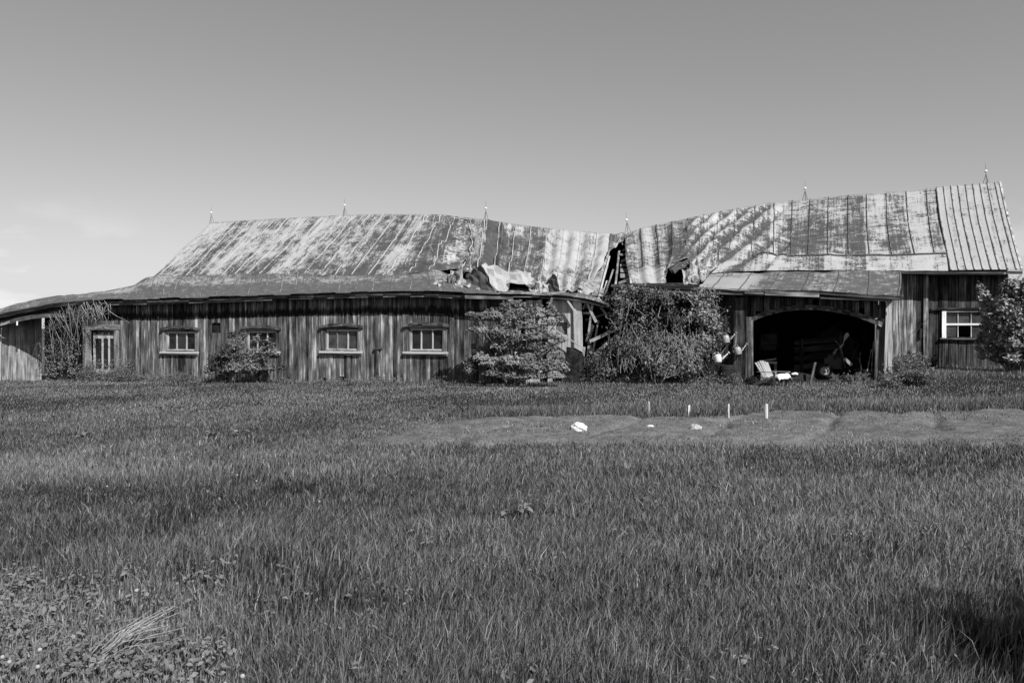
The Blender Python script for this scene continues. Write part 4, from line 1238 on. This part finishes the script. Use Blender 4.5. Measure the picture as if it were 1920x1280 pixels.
for k in range(22):
    px = random.choice([random.uniform(1160, 1210), random.uniform(1290, 1350)]); top = np.interp(px, outline_top[:, 0], outline_top[:, 1])
    a0 = W(px, top + 14, bulge(px, top)); q = [a0, a0 + Vector((random.uniform(-.1, .15), -.05, .2)), a0 + Vector((random.uniform(-.25, .3), -.15, random.uniform(.15, .42)))]
    mbs.tube(q, .008, 4, .003, caps=False)
    for p_ in q[1:]:
        n = 9; d = RNG.normal(size=(n, 3)); ps.append(leaves(np.array(p_) + d * .06, d * .5 + np.array([.1, -.4, .4]), np.full(n, .035), .55 + RNG.normal(0, .15, n)))
mbs.build('stems', M['palevine'], cr)
V_, F_, T_ = merge(ps); arrays_obj('foliage', V_, F_, T_, M['leaf2'], cr)

# dead creeper hanging at the left corner
dv = thing('dead_creeper', 'dry leafless creeper hanging from the eave over the far left corner wall', 'creeper', gbase(140, -.2))
mbs = MB(); ps = []
for k in range(105):
    px = random.uniform(92, 205); y0_ = np.interp(px, [90, 130, 180, 215], [600, 572, 568, 566]) + random.uniform(-1, 10)
    ln_ = random.choice([25, 40, 60, 110]) * random.uniform(.6, 1.2); dx = random.gauss(-10, 14) * ln_ / 60
    if px > 165: ln_ = min(ln_, 36)
    c_ = -.80 + random.uniform(-.12, .1)
    w1, w2 = random.uniform(2, 9), random.uniform(0, 6)
    pts = [W(px + dx * t + w1 * math.sin(5 * t + w2) + random.uniform(-2, 2), min(y0_ + ln_ * t + 6 * math.sin(4 * t + w2), 705), c_ + .5 * t * (px < 158)) for t in (0, .2, .4, .6, .8, 1)]
    mbs.tube(pts, random.uniform(.006, .012), 4, .004, caps=False)
mbs.build('stems', M['palevine'], dv)
for k in range(70):
    px = random.uniform(84, 150); py = random.uniform(590, 704)
    w_ = W(px, py, .3); n = 30; d = RNG.normal(size=(n, 3)); pos = np.array(w_) + d * np.array([.2, .06, .2])
    ps.append(leaves(pos, d * .4 + np.array([.1, -.6, .3]), np.full(n, .035), random.uniform(.2, .85) + RNG.normal(0, .12, n)))
V_, F_, T_ = merge(ps); arrays_obj('foliage', V_, F_, T_, M['leaf2'], dv)

# rank weeds along the foot of the wall
ps = []
for k in range(330):
    q = random.random()
    px = random.uniform(150, 365) if q < .45 else (random.uniform(365, 900) if q < .7 else random.uniform(1095, 1420))
    c_ = random.uniform(-.75, -.08)
    w_ = W(px, 700, c_); g0 = float(gz(w_.x, w_.y))
    hh = random.uniform(.3, 1.0) if 150 < px < 240 else random.uniform(.12, .55) if px < 250 else (random.uniform(.1, .42) if px < 365 else random.uniform(.06, .26))
    if px > 1090: hh = random.uniform(.1, .35)
    n = int(14 + hh * 70); t = RNG.random(n)
    pos = np.stack([w_.x + RNG.normal(0, .11, n) * (.5 + t), w_.y + RNG.normal(0, .08, n), g0 + t * hh], 1)
    nn = RNG.normal(size=(n, 3)) * .6 + np.array([0, -.3, .5])
    ps.append(leaves(pos, nn, np.full(n, .04), random.uniform(.25, .8) + RNG.normal(0, .15, n), .3))
V_, F_, T_ = merge(ps)
tag(arrays_obj('undergrowth', V_, F_, T_, M['weed']), 'rank weeds growing along the foot of the barn wall', 'weeds', kind='stuff')

def weedclump(label, pts, n_each, hgt, spread, group, leaf_s=.05, lm='weed', tone=(.2, .7)):
    b0 = pts[0]; r = thing('weed_clump', label, 'weeds', (b0.x, b0.y, b0.z), group)
    ps_ = []; mb_ = MB()
    for p_ in pts:
        hh = hgt * random.uniform(.6, 1.2)
        for _ in range(4):
            tp = p_ + Vector((random.gauss(0, spread), random.gauss(0, spread), hh * random.uniform(.6, 1)))
            mb_.tube([p_ - Z * .03, p_.lerp(tp, .5) + Vector((random.gauss(0, .02), 0, .03)), tp], .007, 4, .003, caps=False)
            t = RNG.random(n_each); a = np.array(p_); b__ = np.array(tp)
            pos = a + (b__ - a) * t[:, None] + RNG.normal(0, spread * .45, (n_each, 3))
            ps_.append(leaves(pos, RNG.normal(size=(n_each, 3)) * .5 + np.array([0, -.25, .6]), np.full(n_each, leaf_s), random.uniform(*tone) + RNG.normal(0, .14, n_each), .35))
    mb_.build('stems', M['twig'], r)
    V__, F__, T__ = merge(ps_); arrays_obj('foliage', V__, F__, T__, M[lm], r)
    return r

pts = [ground_at(random.uniform(1655, 1745), random.uniform(714, 728)) for _ in range(26)]
weedclump('bushy clump of dark weeds in the grass by the white corner board of the bay', pts, 22, .38, .12, None, .05, 'weed', (.1, .6))
pts = [W(random.uniform(1672, 1735), 690, random.uniform(1.6, 3.0)) for _ in range(22)]
for p_ in pts: p_.z = float(gz(p_.x, p_.y))
weedclump('tall feathery pale weeds between the bay corner and the main wall', pts, 18, .62, .12, None, .04, 'weed', (.4, .9))
pts = [W(random.uniform(1560, 1655), 700, random.uniform(-.5, .1)) for _ in range(14)]
for p_ in pts: p_.z = float(gz(p_.x, p_.y))
weedclump('low weeds along the threshold of the open bay at its right jamb', pts, 14, .25, .09, None, .04, 'weed', (.25, .7))
pts = [ground_at(random.uniform(700, 870), random.uniform(783, 808)) for _ in range(60)]
weedclump('patch of small pale flowering weeds at the left end of the garden bed', pts, 10, .08, .09, None, .016, 'weed', (.9, 1.0))
pts = [ground_at(random.uniform(770, 960), random.uniform(768, 782)) for _ in range(14)]
weedclump('dark leafy weeds along the back edge of the garden bed', pts, 10, .16, .08, None, .035, 'weed', (.0, .25))

# broad-leaved plants in the grass
def broadleaf(label, p_, n, s_, hgt):
    r = thing('broadleaf_plant', label, 'plant', p_, 'broad leaved plants in the grass')
    for k in range(n):
        an = random.uniform(0, 6.28); mb_ = MB()
        out = Vector((math.cos(an), math.sin(an), 0)); sd = Vector((-out.y, out.x, 0))
        ln = s_ * random.uniform(.8, 1.2); rise = hgt * random.uniform(.7, 1.1)
        cols_ = []
        for i in range(7):
            t = i / 6; wd = .34 * ln * math.sin(math.pi * min(1, .12 + t * .88)) ** .8
            mid_ = p_ + out * (.03 + ln * t) + Z * (rise * (.55 + .7 * t - .55 * t * t))
            cols_.append([mid_ + sd * wd + Z * wd * .35, mid_, mid_ - sd * wd + Z * wd * .35])
        mb_.tube([p_ - Z * .02, p_ + out * .02 + Z * rise * .4, Vector(cols_[0][1])], .006, 5)
        mb_.grid(np.array([[tuple(q) for q in c] for c in cols_]), random.uniform(.55, .95))
        mb_.build('leaf', M['weed'], r)
    return r
broadleaf('broad leaved plant catching the light alone in the mid field grass', ground_at(962, 984), 3, .12, .2)
broadleaf('broad leaved plant with a folded leaf, close right of the other in the grass', ground_at(1006, 980), 3, .10, .2)
for k, (x_, y_, lb) in enumerate(((158, 826, 'pale broad leaved plant farthest left in the grass'), (398, 822, 'dark broad leaved plant below the small rounded shrub'), (448, 822, 'pale broad leaved plant standing between the shrub and the dark one'), (1272, 812, 'broad leaved seedling in front of the garden stakes'))):
    broadleaf(lb, ground_at(x_, y_), 5, .13, .15)

ps_c = [(Vector((7.5 + random.gauss(0, .75), -2.75 + random.gauss(0, .6), random.uniform(5.6, 7.4))), (.55, .55, .4), 1) for _ in range(22)]
bush('tree', 'leafy tree beyond the lower right corner, known by its shade on the grass', 'tree', (7.5, -2.75, float(gz(7.5, -2.75))), ps_c, 7000, .07, 'leaf', .05)

# =================================================================== OBJECTS IN FRONT OF THE BARN
# garden stakes
def stake(label, px, py, hpx, w_, tilt):
    p_ = bed_at(px, py + 8); h_ = (hpx + 8) * p_.y / F
    mb_ = MB(); o0 = p_ - Z * .15
    mb_.bar(o0, p_ + Vector((tilt * h_, 0, h_)), Vector((w_, 0, 0)), Vector((0, .022, 0)), .2)
    t_ = p_ + Vector((tilt * h_, 0, h_))
    mb_.bar(t_, t_ + Z * .012, Vector((w_ * .6, 0, 0)), Vector((0, .013, 0)), .9)
    o = mb_.build('garden_stake', M['stake'])
    for v_ in o.data.vertices: v_.co -= p_
    o.location = p_
    return tag(o, label, 'stake', 'white stakes behind the garden bed')
stake('garden stake farthest from the bay, directly below the middle of the creeper', 1216, 772, 18, .032, .02)
stake('shortest garden stake, leaning a little, second from the creeper side', 1291, 774, 14, .038, .06)
stake('thin grey garden stake, third in the row going toward the bay', 1366.5, 775, 17, .028, -.01)
stake('garden stake nearest the open bay, the widest of the row', 1437, 776, 18, .044, .02)

# white things lying on the bed
def lump(name, label, cat, p_, sx, sy, sz_, seed, m):
    a = np.linspace(0, math.pi * 2, 15); b__ = np.linspace(.02, math.pi / 2 + .25, 8)
    A, B = np.meshgrid(a, b__, indexing='ij')
    rr = 1 + .35 * (vnoise(np.cos(A) * 3 + 10, np.sin(A) * 3 + B * 3, 1.0, seed) - .5) + .12 * (vnoise(np.cos(A) * 8, np.sin(A) * 8 + B * 8, 1.0, seed + 1) - .5)
    P_ = np.dstack([np.cos(A) * np.sin(B) * sx * rr, np.sin(A) * np.sin(B) * sy * rr, np.cos(B) * sz_ * rr])
    P_[-1] = P_[0]
    mb_ = MB(); mb_.grid(P_); o = mb_.build(name, m, smooth=False); o.location = p_
    return tag(o, label, cat)
p_ = bed_at(1085, 804); lump('plastic_bag', 'crumpled white plastic bag lying on the garden soil', 'bag', p_, .125, .10, .10, 5, M['bone'])
p_ = bed_at(1303, 802); lump('plastic_scrap', 'grey white plastic scrap on the soil below the second stake', 'litter', p_, .10, .08, .06, 9, M['galv'])
p_ = bed_at(1220, 799); lump('paper_scrap', 'small flat white paper scrap on the soil below the first stake', 'litter', p_, .055, .045, .025, 12, M['bone'])
# dark branch debris on the bed
r = thing('fallen_branch', 'dark fallen branch lying at the left back edge of the garden bed', 'branch', ground_at(840, 786))
mb_ = MB()
q = [bed_at(x_, y_) for x_, y_ in ((826, 787), (842, 784), (856, 779), (872, 774), (892, 772))]
for v_ in q: v_.z += .04
mb_.tube(q, .035, 6, .02); mb_.tube([q[1], q[1] + Vector((.12, 0, .14))], .02, 5, .01); mb_.tube([q[2], q[2] + Vector((.25, .1, .12))], .02, 5, .008); mb_.tube([q[3], q[3] + Vector((-.2, 0, .16)), q[3] + Vector((-.3, .1, .16))], .018, 5, .008)
mb_.tube([q[0] + Vector((-.05, 0, -.02)), q[0] + Vector((.3, -.02, .0))], .03, 5, .02)
mb_.build('bark', M['rubber'], r)

# watering cans hung by the bay: modelled at the origin, spout towards +x
def can(label, loc, m, sc, rz, tip):
    r = thing('watering_can', label, 'watering can', loc, 'watering cans hung beside the bay')
    R_ = Matrix.Rotation(rz, 3, 'Z') @ Matrix.Rotation(tip, 3, 'Y') * sc
    loc = Vector(loc)
    def put(mb_, name, smooth=True, parent=r):
        mb_.v = [tuple(R_ @ Vector(q) + loc) for q in mb_.v]; return mb_.build(name, M[m], parent, smooth=smooth)
    mb_ = MB(); mb_.lathe((0, 0, -.12), [(.001, 0), (.105, 0), (.11, .01), (.108, .12), (.10, .20), (.085, .225), (.07, .235), (.068, .225), (.08, .21)], 20); put(mb_, 'can_body')
    mb_ = MB(); mb_.tube([(.09, 0, -.07), (.17, 0, -.0), (.25, 0, .08), (.30, 0, .125)], .026, 10, .014); sp_ = put(mb_, 'spout')
    mb_ = MB(); mb_.lathe((.295, 0, .12), [(.014, 0), (.03, .02), (.045, .05), (.044, .056), (.001, .062)], 14, (.62, 0, .5)); mb_.v = [tuple(R_ @ Vector(q) + loc) for q in mb_.v]; mb_.build('rose', M[m], sp_, smooth=True)
    mb_ = MB(); mb_.tube([(.06, 0, .09), (.02, 0, .17), (-.07, 0, .175), (-.15, 0, .10), (-.155, 0, .0), (-.10, 0, -.07)], .009, 6); put(mb_, 'handle')
    mb_ = MB(); mb_.tube([(.10, 0, -.02), (.17, 0, .055), (.22, 0, .06)], .006, 5); put(mb_, 'brace')
    return r
RZ = math.atan2(D.y, D.x)
can('white enamel watering can hung low against the creeper', W(1346, 671, -.55), 'whitepaint', 1.0, RZ + .1, -.05)
can('upper grey galvanised watering can hung above the white one', W(1361, 635, -.35), 'galv', .98, RZ + .05, -.12)
can('lower grey galvanised watering can on the post beside the open bay', W(1383, 657, -.33), 'galv', .95, RZ + .35, -.2)
# wrought hooks that reach out from the wall and the post to the can handles
for (px, py, c, up) in ((1346, 671, -.55, .17), (1361, 635, -.35, .165), (1383, 657, -.33, .16)):
    q = W(px, py, c) + Z * (up - .012) - D * .03
    mb_ = MB(); mb_.tube([q - N * .035 + Z * .03, q - N * .03 - Z * .008, q - Z * .012, q + N * .05 + Z * .02, q + N * (-c + .03) + Z * .05], .009, 6)
    mb_.tube([q + N * (-c + .02) + Z * .05, q + N * (-c + .02) - Z * .12, q + N * .06 + Z * .015], .007, 5)
    mb_.build('iron_hook', M['iron'], barn)
# dark barrel under the cans
r = thing('barrel', 'dark barrel standing in the weeds beneath the watering cans', 'barrel', gbase(1362, -.3))
b0 = Vector(gbase(1362, -.3)); mb_ = MB()
mb_.lathe(b0, [(.001, 0), (.19, 0), (.21, .15), (.215, .3), (.205, .5), (.19, .56), (.175, .56), (.17, .5), (.001, .48)], 20); mb_.build('barrel_shell', M['rubber'], r, smooth=True)
for h_ in (.12, .42): mb_ = MB(); mb_.lathe(b0 + Z * h_, [(.205, 0), (.219, .005), (.219, .035), (.205, .04)], 20); mb_.build('hoop', M['iron'], r)

# slatted garden chair facing the bay's right, pale cloth over the seat
cb = W(1447, 719, -.85); cb.z = float(gz(cb.x, cb.y))
ch = thing('garden_chair', 'grey slatted wooden lounge chair standing at the left jamb of the open bay', 'chair', cb)
CR = Matrix.Rotation(math.radians(-58), 3, 'Z') * .88
def cp(x_, y_, z_): return cb + CR @ Vector((x_, y_, z_))
def cv(x_, y_, z_): return CR @ Vector((x_, y_, z_))
mb_ = MB()
for i in range(6):
    y_ = -.25 + .1 * i; t_ = 1 - abs(i - 2.5) * .035
    mb_.bar(cp(-.10, y_ * .8, .20), cp(-.44, y_ * 1.12, .82 * t_), cv(0, .088, 0), cv(.016, 0, .006), .55 + .4 * random.random())
mb_.bar(cp(-.33, -.30, .56), cp(-.33, .30, .56), cv(0, 0, .06), cv(.02, 0, 0), .6)
mb_.build('backrest', M['chairw'], ch)
mb_ = MB()
for i in range(6):
    x_ = -.08 + .1 * i; mb_.bar(cp(x_, -.27, .22 + .028 * i), cp(x_, .27, .22 + .028 * i), cv(.085, 0, .02), cv(0, 0, .018), .7)
mb_.build('seat', M['chairw'], ch)
for sg in (-1, 1):
    mb_ = MB(); mb_.bar(cp(-.30, sg * .33, .45), cp(.44, sg * .33, .46), cv(0, .1, 0), cv(0, 0, .022), .9); mb_.build('armrest', M['chairw'], ch)
    mb_ = MB(); mb_.bar(cp(.36, sg * .30, -.02), cp(.36, sg * .30, .45), cv(.09, 0, 0), cv(0, .025, 0), .8); mb_.build('leg', M['chairw'], ch)
    mb_ = MB(); mb_.bar(cp(-.52, sg * .27, .0), cp(.42, sg * .27, .34), cv(-.03, 0, .09), cv(0, .025, 0), .7); mb_.build('leg', M['chairw'], ch)
# cloth
n = 24
A, B = np.meshgrid(np.linspace(0, 1, n), np.linspace(0, 1, 16), indexing='ij')
px_ = -.08 + .66 * A; py_ = -.31 + .62 * B
pz_ = .275 + .15 * np.clip(A, 0, .85) + .06 * (vnoise(A * 6, B * 5, 1.0, 41) - .3) - .14 * sstep(.84, 1, A) - .10 * (sstep(.9, 1, B) + sstep(.9, 1, 1 - B))
P = np.dstack([px_, py_, pz_]); Pw = P @ np.array(CR).T + np.array(cb)
mb_ = MB(); mb_.grid(Pw); o = mb_.build('cloth', M['cloth'], smooth=True, solid=.012)
tag(o, 'bright white cloth spread over the seat of the slatted chair', 'cloth')

# ---- inside the bay
def gpt(px, c):
    w_ = W(px, 690, c); w_.z = float(gz(w_.x, w_.y)); return w_
# slatted hay wagon side
a, b_ = gpt(1489, 2.6), gpt(1582, 2.6)
r = thing('slatted_gate', 'dim slatted wooden gate leaning inside the open bay', 'gate', a)
for k, z_ in enumerate((.32, .60, .88, 1.12)):
    mb_ = MB(); mb_.bar(a + Z * z_, b_ + Z * z_, Z * .16, N * .025, .9); mb_.build('rail', M['dark'], r)
for t_ in (.15, .95):
    mb_ = MB(); p_ = a.lerp(b_, t_) - N * .04; mb_.bar(p_ - Z * .02, p_ + Z * 1.25, D * .1, N * .04, .7); mb_.build('post', M['dark'], r)
p_ = gpt(1560, 3.3)
lump('tarp_heap', 'grey tarp heaped behind the slatted gate in the bay', 'tarp', p_, 1.0, .4, 1.45, 33, M['rubber'])

# walking tractor with two handles
tb = gpt(1546, 1.5)
r = thing('garden_tractor', 'dark walking tractor with a pale wheel hub and tall curved handlebars in the bay', 'tractor', tb)
def wheel(c_, rad, wd):
    mb_ = MB(); mb_.lathe(c_ - N * wd / 2, [(rad * .58, 0), (rad * .9, 0), (rad, wd * .2), (rad, wd * .8), (rad * .9, wd), (rad * .58, wd), (rad * .58, 0)], 28, N)
    for k in range(20):
        an = k / 20 * 6.283; q = c_ + (D * math.cos(an) + Z * math.sin(an)) * rad
        mb_.bar(q - N * wd * .45, q + N * wd * .45, (D * math.cos(an) + Z * math.sin(an)) * .03, (D * -math.sin(an) + Z * math.cos(an)) * .03)
    w_ = mb_.build('wheel', M['rubber'], r)
    mb_ = MB(); mb_.lathe(c_ - N * (wd / 2 - .015), [(.001, -.03), (rad * .16, -.03), (rad * .17, .0), (rad * .30, .025), (rad * .48, .02), (rad * .52, -.015), (rad * .6, -.015), (rad * .6, .05)], 24, N); mb_.build('rim', M['galv'], w_, smooth=True)
wheel(tb + Z * .22, .23, .13); wheel(tb + Z * .22 + N * .55, .23, .13)
mb_ = MB(); mb_.tube([tb + Z * .22, tb + Z * .22 + N * .55], .03, 8); mb_.build('axle', M['iron'], r)
mb_ = MB(); mb_.box(tb + N * .28 + D * .25 + Z * .45, .5, .3, .34, -TH); mb_.box(tb + N * .28 + D * .25 + Z * .66, .3, .22, .1, -TH); mb_.tube([tb + N * .15 + D * .3 + Z * .6, tb + N * .1 + D * .34 + Z * .75], .04, 10); mb_.build('engine', M['iron'], r)
mb_ = MB(); e_ = W(1590, 678, 1.0); mb_.bar(e_ - D * .10 + Z * .10, e_ + D * .11 - Z * .10, (D + Z).normalized() * .09, N * .03, .9); mb_.build('cover_plate', M['galv'], r)
for cc, pts_ in ((1.0, ((1585, 690), (1579, 660), (1573, 645), (1565, 638), (1558, 635))), (1.5, ((1592, 690), (1602, 660), (1610, 648), (1604, 640), (1594, 635)))):
    mb_ = MB(); mb_.tube([W(x_, y_, cc) for x_, y_ in pts_], .011, 8); hb = mb_.build('handlebar', M['iron'] if cc > 1.2 else M['rodm'], r, smooth=True)
    mb_ = MB(); mb_.tube([W(pts_[-2][0], pts_[-2][1], cc), W(pts_[-1][0] - 2, pts_[-1][1] - 1, cc)], .026, 8); mb_.build('grip', M['rubber'], hb)
mb_ = MB(); k_ = W(1613, 663, .9); mb_.lathe(k_, [(.001, -.07), (.03, -.05), (.035, 0), (.03, .05), (.001, .07)], 10); mb_.tube([k_, k_ - Z * .5], .01, 5); mb_.build('lever', M['iron'], r)
# pale post leaning in the bay
r = thing('leaning_post', 'short pale timber leaning left of the pale wheel hub', 'timber', gpt(1520, .15))
mb_ = MB(); a = gpt(1519, .1); mb_.bar(a - Z * .05, W(1529, 679, .35), D * .075, N * .05, .1); mb_.build('timber', M['wall'], r)
# rubbish bit and fork tools
p_ = gpt(1491, .5); p_.z += .0
lump('paint_tin', 'low dark sack on the floor right of the white cloth', 'sack', gpt(1500, .7), .55, .3, .26, 51, M['rubber']).name = 'sack'
o = lump('rag', 'small white rag lying on top of the dark sack', 'rag', gpt(1491, .45) + Z * .24, .10, .06, .05, 55, M['cloth'])
r = thing('bench', 'dim wooden bench with boards on it behind the slatted chair', 'bench', gpt(1440, 1.2))
a, b_ = gpt(1426, 1.2), gpt(1457, 1.2)
mb_ = MB(); mb_.bar(a + Z * .55, b_ + Z * .55, Z * .06, N * .4, .9); mb_.build('seat', M['chairw'], r)
for t_ in (.1, .9):
    mb_ = MB(); q = a.lerp(b_, t_); mb_.bar(q - Z * .02, q + Z * .52, D * .08, N * .35, .3); mb_.build('leg', M['chairw'], r)
mb_ = MB(); mb_.bar(a + Z * .58 + N * .2, a.lerp(b_, .95) + Z * .66 + N * .2, Z * .05, N * .1, .5); mb_.build('board', M['chairw'], r); mb_ = MB(); mb_.bar(a + Z * 1.2 + N * .3, b_ + Z * 1.2 + N * .3, Z * .5, N * .03, .1); mb_.build('backrest', M['dark'], r)
# long-handled tools at the right jamb
for k, (x0, y0, x1, y1, lb) in enumerate(((1626, 700, 1634, 655, 'long handled fork leaning farther in at the right jamb of the bay'), (1634, 702, 1638, 640, 'taller long handled shovel leaning against the right jamb of the bay'))):
    a = gpt(x0, .6); b_ = W(x1, y1, .75)
    r = thing('shovel' if k else 'garden_fork', lb, 'tool', a)
    mb_ = MB(); mb_.tube([a + Z * .2, b_], .015, 7); mb_.build('handle', M['chairw'], r)
    mb_ = MB()
    if k: mb_.bar(a, a + Z * .25, D * .16, N * .012)
    else:
        for j in (-.06, -.02, .02, .06): mb_.tube([a + D * j, a + D * j + Z * .22], .006, 5)
        mb_.bar(a - D * .07 + Z * .22, a + D * .07 + Z * .22, Z * .02, N * .015)
    mb_.build('blade' if k else 'tines', M['iron'], r)

# =================================================================== FOREGROUND DETAIL
# dandelion seed heads
def dandelion_proto():
    r = thing('dandelion', 'white dandelion seed head on a bare stalk in the grass', 'dandelion', (0, 0, 0), 'dandelion seed heads in the grass')
    mb_ = MB(); mb_.tube([(0, 0, -.02), (.008, 0, .09), (.004, .004, .17)], .0028, 5, .002, tone=.7); mb_.build('stem', M['weed'], r)
    mb_ = MB(); c_ = Vector((.004, .004, .172))
    mb_.lathe(c_ - Z * .009, [(.001, 0), (.006, .003), (.009, .009), (.006, .015), (.001, .018)], 8)
    for k in range(90):
        z_ = 1 - 2 * (k + .5) / 90; a = k * 2.39996; q = Vector((math.cos(a) * math.sqrt(1 - z_ * z_), math.sin(a) * math.sqrt(1 - z_ * z_), z_))
        e_ = c_ + q * .0095; s1_ = q.orthogonal().normalized() * .0028; s2_ = q.cross(s1_)
        mb_.add([e_ + s1_, e_ + s2_, e_ - s1_, e_ - s2_], [(0, 1, 2, 3)])
    mb_.build('seed_head', M['puff'], r)
    return r
dp = dandelion_proto()
spots = [(72, 1218), (18, 1235), (3, 1226), (452, 1268), (70, 1246), (424, 1279), (481, 898), (201, 908), (1408, 874), (255, 1110), (600, 935), (444, 888)]
for i, (x_, y_) in enumerate(spots):
    u_ = (x_ - CX) / F
    # put the head, .17 m up, on the sight line
    Yd = 5.0
    for _ in range(40): Yd = .6 * Yd + .4 * ((float(gz(u_ * Yd, Yd)) + .172 - CAMZ) / ((HY - y_) / F))
    q = Vector((u_ * Yd, Yd, float(gz(u_ * Yd, Yd))))
    if i == 0: dp.location = q
    else: dup(dp, q, random.uniform(0, 6), random.uniform(.85, 1.05))
# stalks of last year's grass lying at the lower left
r = thing('straw_tuft', 'tuft of pale dry straw bent over in the lower left corner of the field', 'straw', ground_at(190, 1250))
mb_ = MB()
q0 = ground_at(185, 1250)
for k in range(26):
    a = q0 + Vector((random.gauss(0, .05), random.gauss(0, .06), .02)); dr_ = Vector((random.uniform(.15, .36), random.uniform(.0, .25), random.uniform(.08, .2)))
    mb_.tube([a, a + dr_ * .5 + Z * .04, a + dr_], .0028, 4, .0012, caps=False, tone=.9)
for (xa, ya, xb, yb) in ((62, 1270, 72, 1190), (-5, 1195, 20, 1185), (240, 1232, 275, 1262), (370, 1275, 392, 1252), (392, 1252, 400, 1268), (150, 1262, 250, 1195), (330, 1185, 350, 1240)):
    a, b_ = ground_at(xa, ya), ground_at(xb, yb); mb_.tube([a + Z * .03, a.lerp(b_, .5) + Z * .10, b_ + Z * .08], .003, 4, .002, caps=False, tone=.9)
mb_.build('stalks', M['palevine'], r)
# clover-like leaves in that corner
ps = []
for k in range(260):
    x_, y_ = random.uniform(-40, 420), random.uniform(1080, 1300)
    if x_ > 130 and y_ < 1210 and random.random() < .7: continue
    q = ground_at(x_, y_) if k < 420 else None
    n = 9; t = RNG.normal(size=(n, 3)); pos = np.array(q) + t * np.array([.04, .04, .02]) + np.array([0, 0, .05 + .05 * random.random()])
    ps.append(leaves(pos, t * .3 + np.array([0, -.15, .8]), np.full(n, .014), random.uniform(.4, .9) + RNG.normal(0, .1, n), .7))
for k in range(520):
    yy = 3.2 * (16 / 3.2) ** random.random(); xx = random.uniform(-.68, .68) * yy
    if float(garden_mask(xx, yy)) > .3 or float(vnoise(xx, yy, 1.5, 98)) < .5: continue
    n = random.choice([5, 8, 14]); t = RNG.normal(size=(n, 3)); hz = random.uniform(.05, .13)
    pos = np.array((xx, yy, float(gz(xx, yy)) + hz)) + t * np.array([.06, .06, .025])
    ps.append(leaves(pos, t * .35 + np.array([.1, -.2, .8]), np.full(n, random.choice([.010, .014, .020])), random.uniform(.35, .9) + RNG.normal(0, .1, n), .5))
V_, F_, T_ = merge(ps); tag(arrays_obj('clover', V_, F_, T_, M['weed']), 'low clover and small broad leaves, thickest in the lower left corner of the field', 'clover', kind='stuff')

# =================================================================== LIGHT, SKY, CAMERA
sun_h = (.77 * D - .64 * N).normalized(); EL = math.radians(43)
to_sun = Vector((sun_h.x * math.cos(EL), sun_h.y * math.cos(EL), math.sin(EL)))
sl = bpy.data.lights.new('sun', 'SUN'); sl.energy = 4.6; sl.angle = math.radians(.5); sl.color = (1, 1, 1)
so = bpy.data.objects.new('sun', sl); COL.objects.link(so)
so.rotation_euler = to_sun.to_track_quat('Z', 'Y').to_euler()
world = bpy.data.worlds.new('World'); bpy.context.scene.world = world; world.use_nodes = True
nt = world.node_tree; ns, ls = nt.nodes, nt.links
bg = ns['Background']
sky = nd(ns, 'ShaderNodeTexSky', sky_type='NISHITA'); sky.sun_disc = False
sky.sun_elevation = EL; sky.sun_rotation = math.atan2(to_sun.x, to_sun.y)
sky.air_density = 1.0; sky.dust_density = .6; sky.ozone_density = 1.0
# black and white film behind an orange filter: red and green answer, blue hardly
sp = nd(ns, 'ShaderNodeSeparateColor'); ls.new(sky.outputs[0], sp.inputs[0])
lum = mth(ns, ls, 'ADD', mth(ns, ls, 'MULTIPLY', sp.outputs[0], .45), mth(ns, ls, 'MULTIPLY', sp.outputs[1], .55))
lum = mth(ns, ls, 'MULTIPLY', mth(ns, ls, 'POWER', mth(ns, ls, 'MULTIPLY', lum, .25), .78), 3.55)
sx = nd(ns, 'ShaderNodeMath', operation='SMOOTH_MIN'); ls.new(lum, sx.inputs[0]); sx.inputs[1].default_value = 5.6; sx.inputs[2].default_value = 2.0
zz_ = nd(ns, 'ShaderNodeSeparateXYZ'); tcz = nd(ns, 'ShaderNodeTexCoord'); ls.new(tcz.outputs['Generated'], zz_.inputs[0])
# a deep blue zenith turns nearly black behind the filter
lum = mth(ns, ls, 'MULTIPLY', sx.outputs[0], ramp(ns, ls, zz_.outputs[2], [(.38, 1), (.62, .55), (1, .32)]))
# thin cloud low over the left and right horizon
tc = nd(ns, 'ShaderNodeTexCoord')
sv = nd(ns, 'ShaderNodeSeparateXYZ'); ls.new(tc.outputs['Generated'], sv.inputs[0])
n1 = noise(ns, ls, mapped(ns, ls, tc.outputs['Generated'], (5, 5, 17)), 1, 7, .55)
low = ramp(ns, ls, sv.outputs[2], [(.0, 1), (.07, .9), (.16, 0)])
lx = ramp(ns, ls, mth(ns, ls, 'ABSOLUTE', mth(ns, ls, 'ADD', sv.outputs[0], 0.02)), [(.36, 0), (.50, 1)])
cm = mth(ns, ls, 'MULTIPLY', mth(ns, ls, 'MULTIPLY', ramp(ns, ls, n1, [(.46, 0), (.60, 1)]), low), lx)
lum2 = mth(ns, ls, 'MULTIPLY', lum, mth(ns, ls, 'ADD', mth(ns, ls, 'MULTIPLY', cm, .34), 1.0))
cmb = nd(ns, 'ShaderNodeCombineColor')
for k in range(3): ls.new(lum2, cmb.inputs[k])
ls.new(cmb.outputs[0], bg.inputs[0]); bg.inputs[1].default_value = .11

cam = bpy.data.cameras.new('camera'); co_ = bpy.data.objects.new('camera', cam); COL.objects.link(co_)
co_.location = (0, 0, CAMZ); co_.rotation_euler = (math.pi / 2, 0, 0)
cam.sensor_width = 36; cam.lens = F / 1920 * 36; cam.shift_y = -(640 - HY) / 1920
cam.clip_end = 8000; cam.clip_start = .05
sc = bpy.context.scene; sc.camera = co_
sc.view_settings.view_transform = 'Standard'; sc.view_settings.look = 'None'
sc.view_settings.exposure = .32; sc.view_settings.gamma = 1
sc.cycles.max_bounces = 6
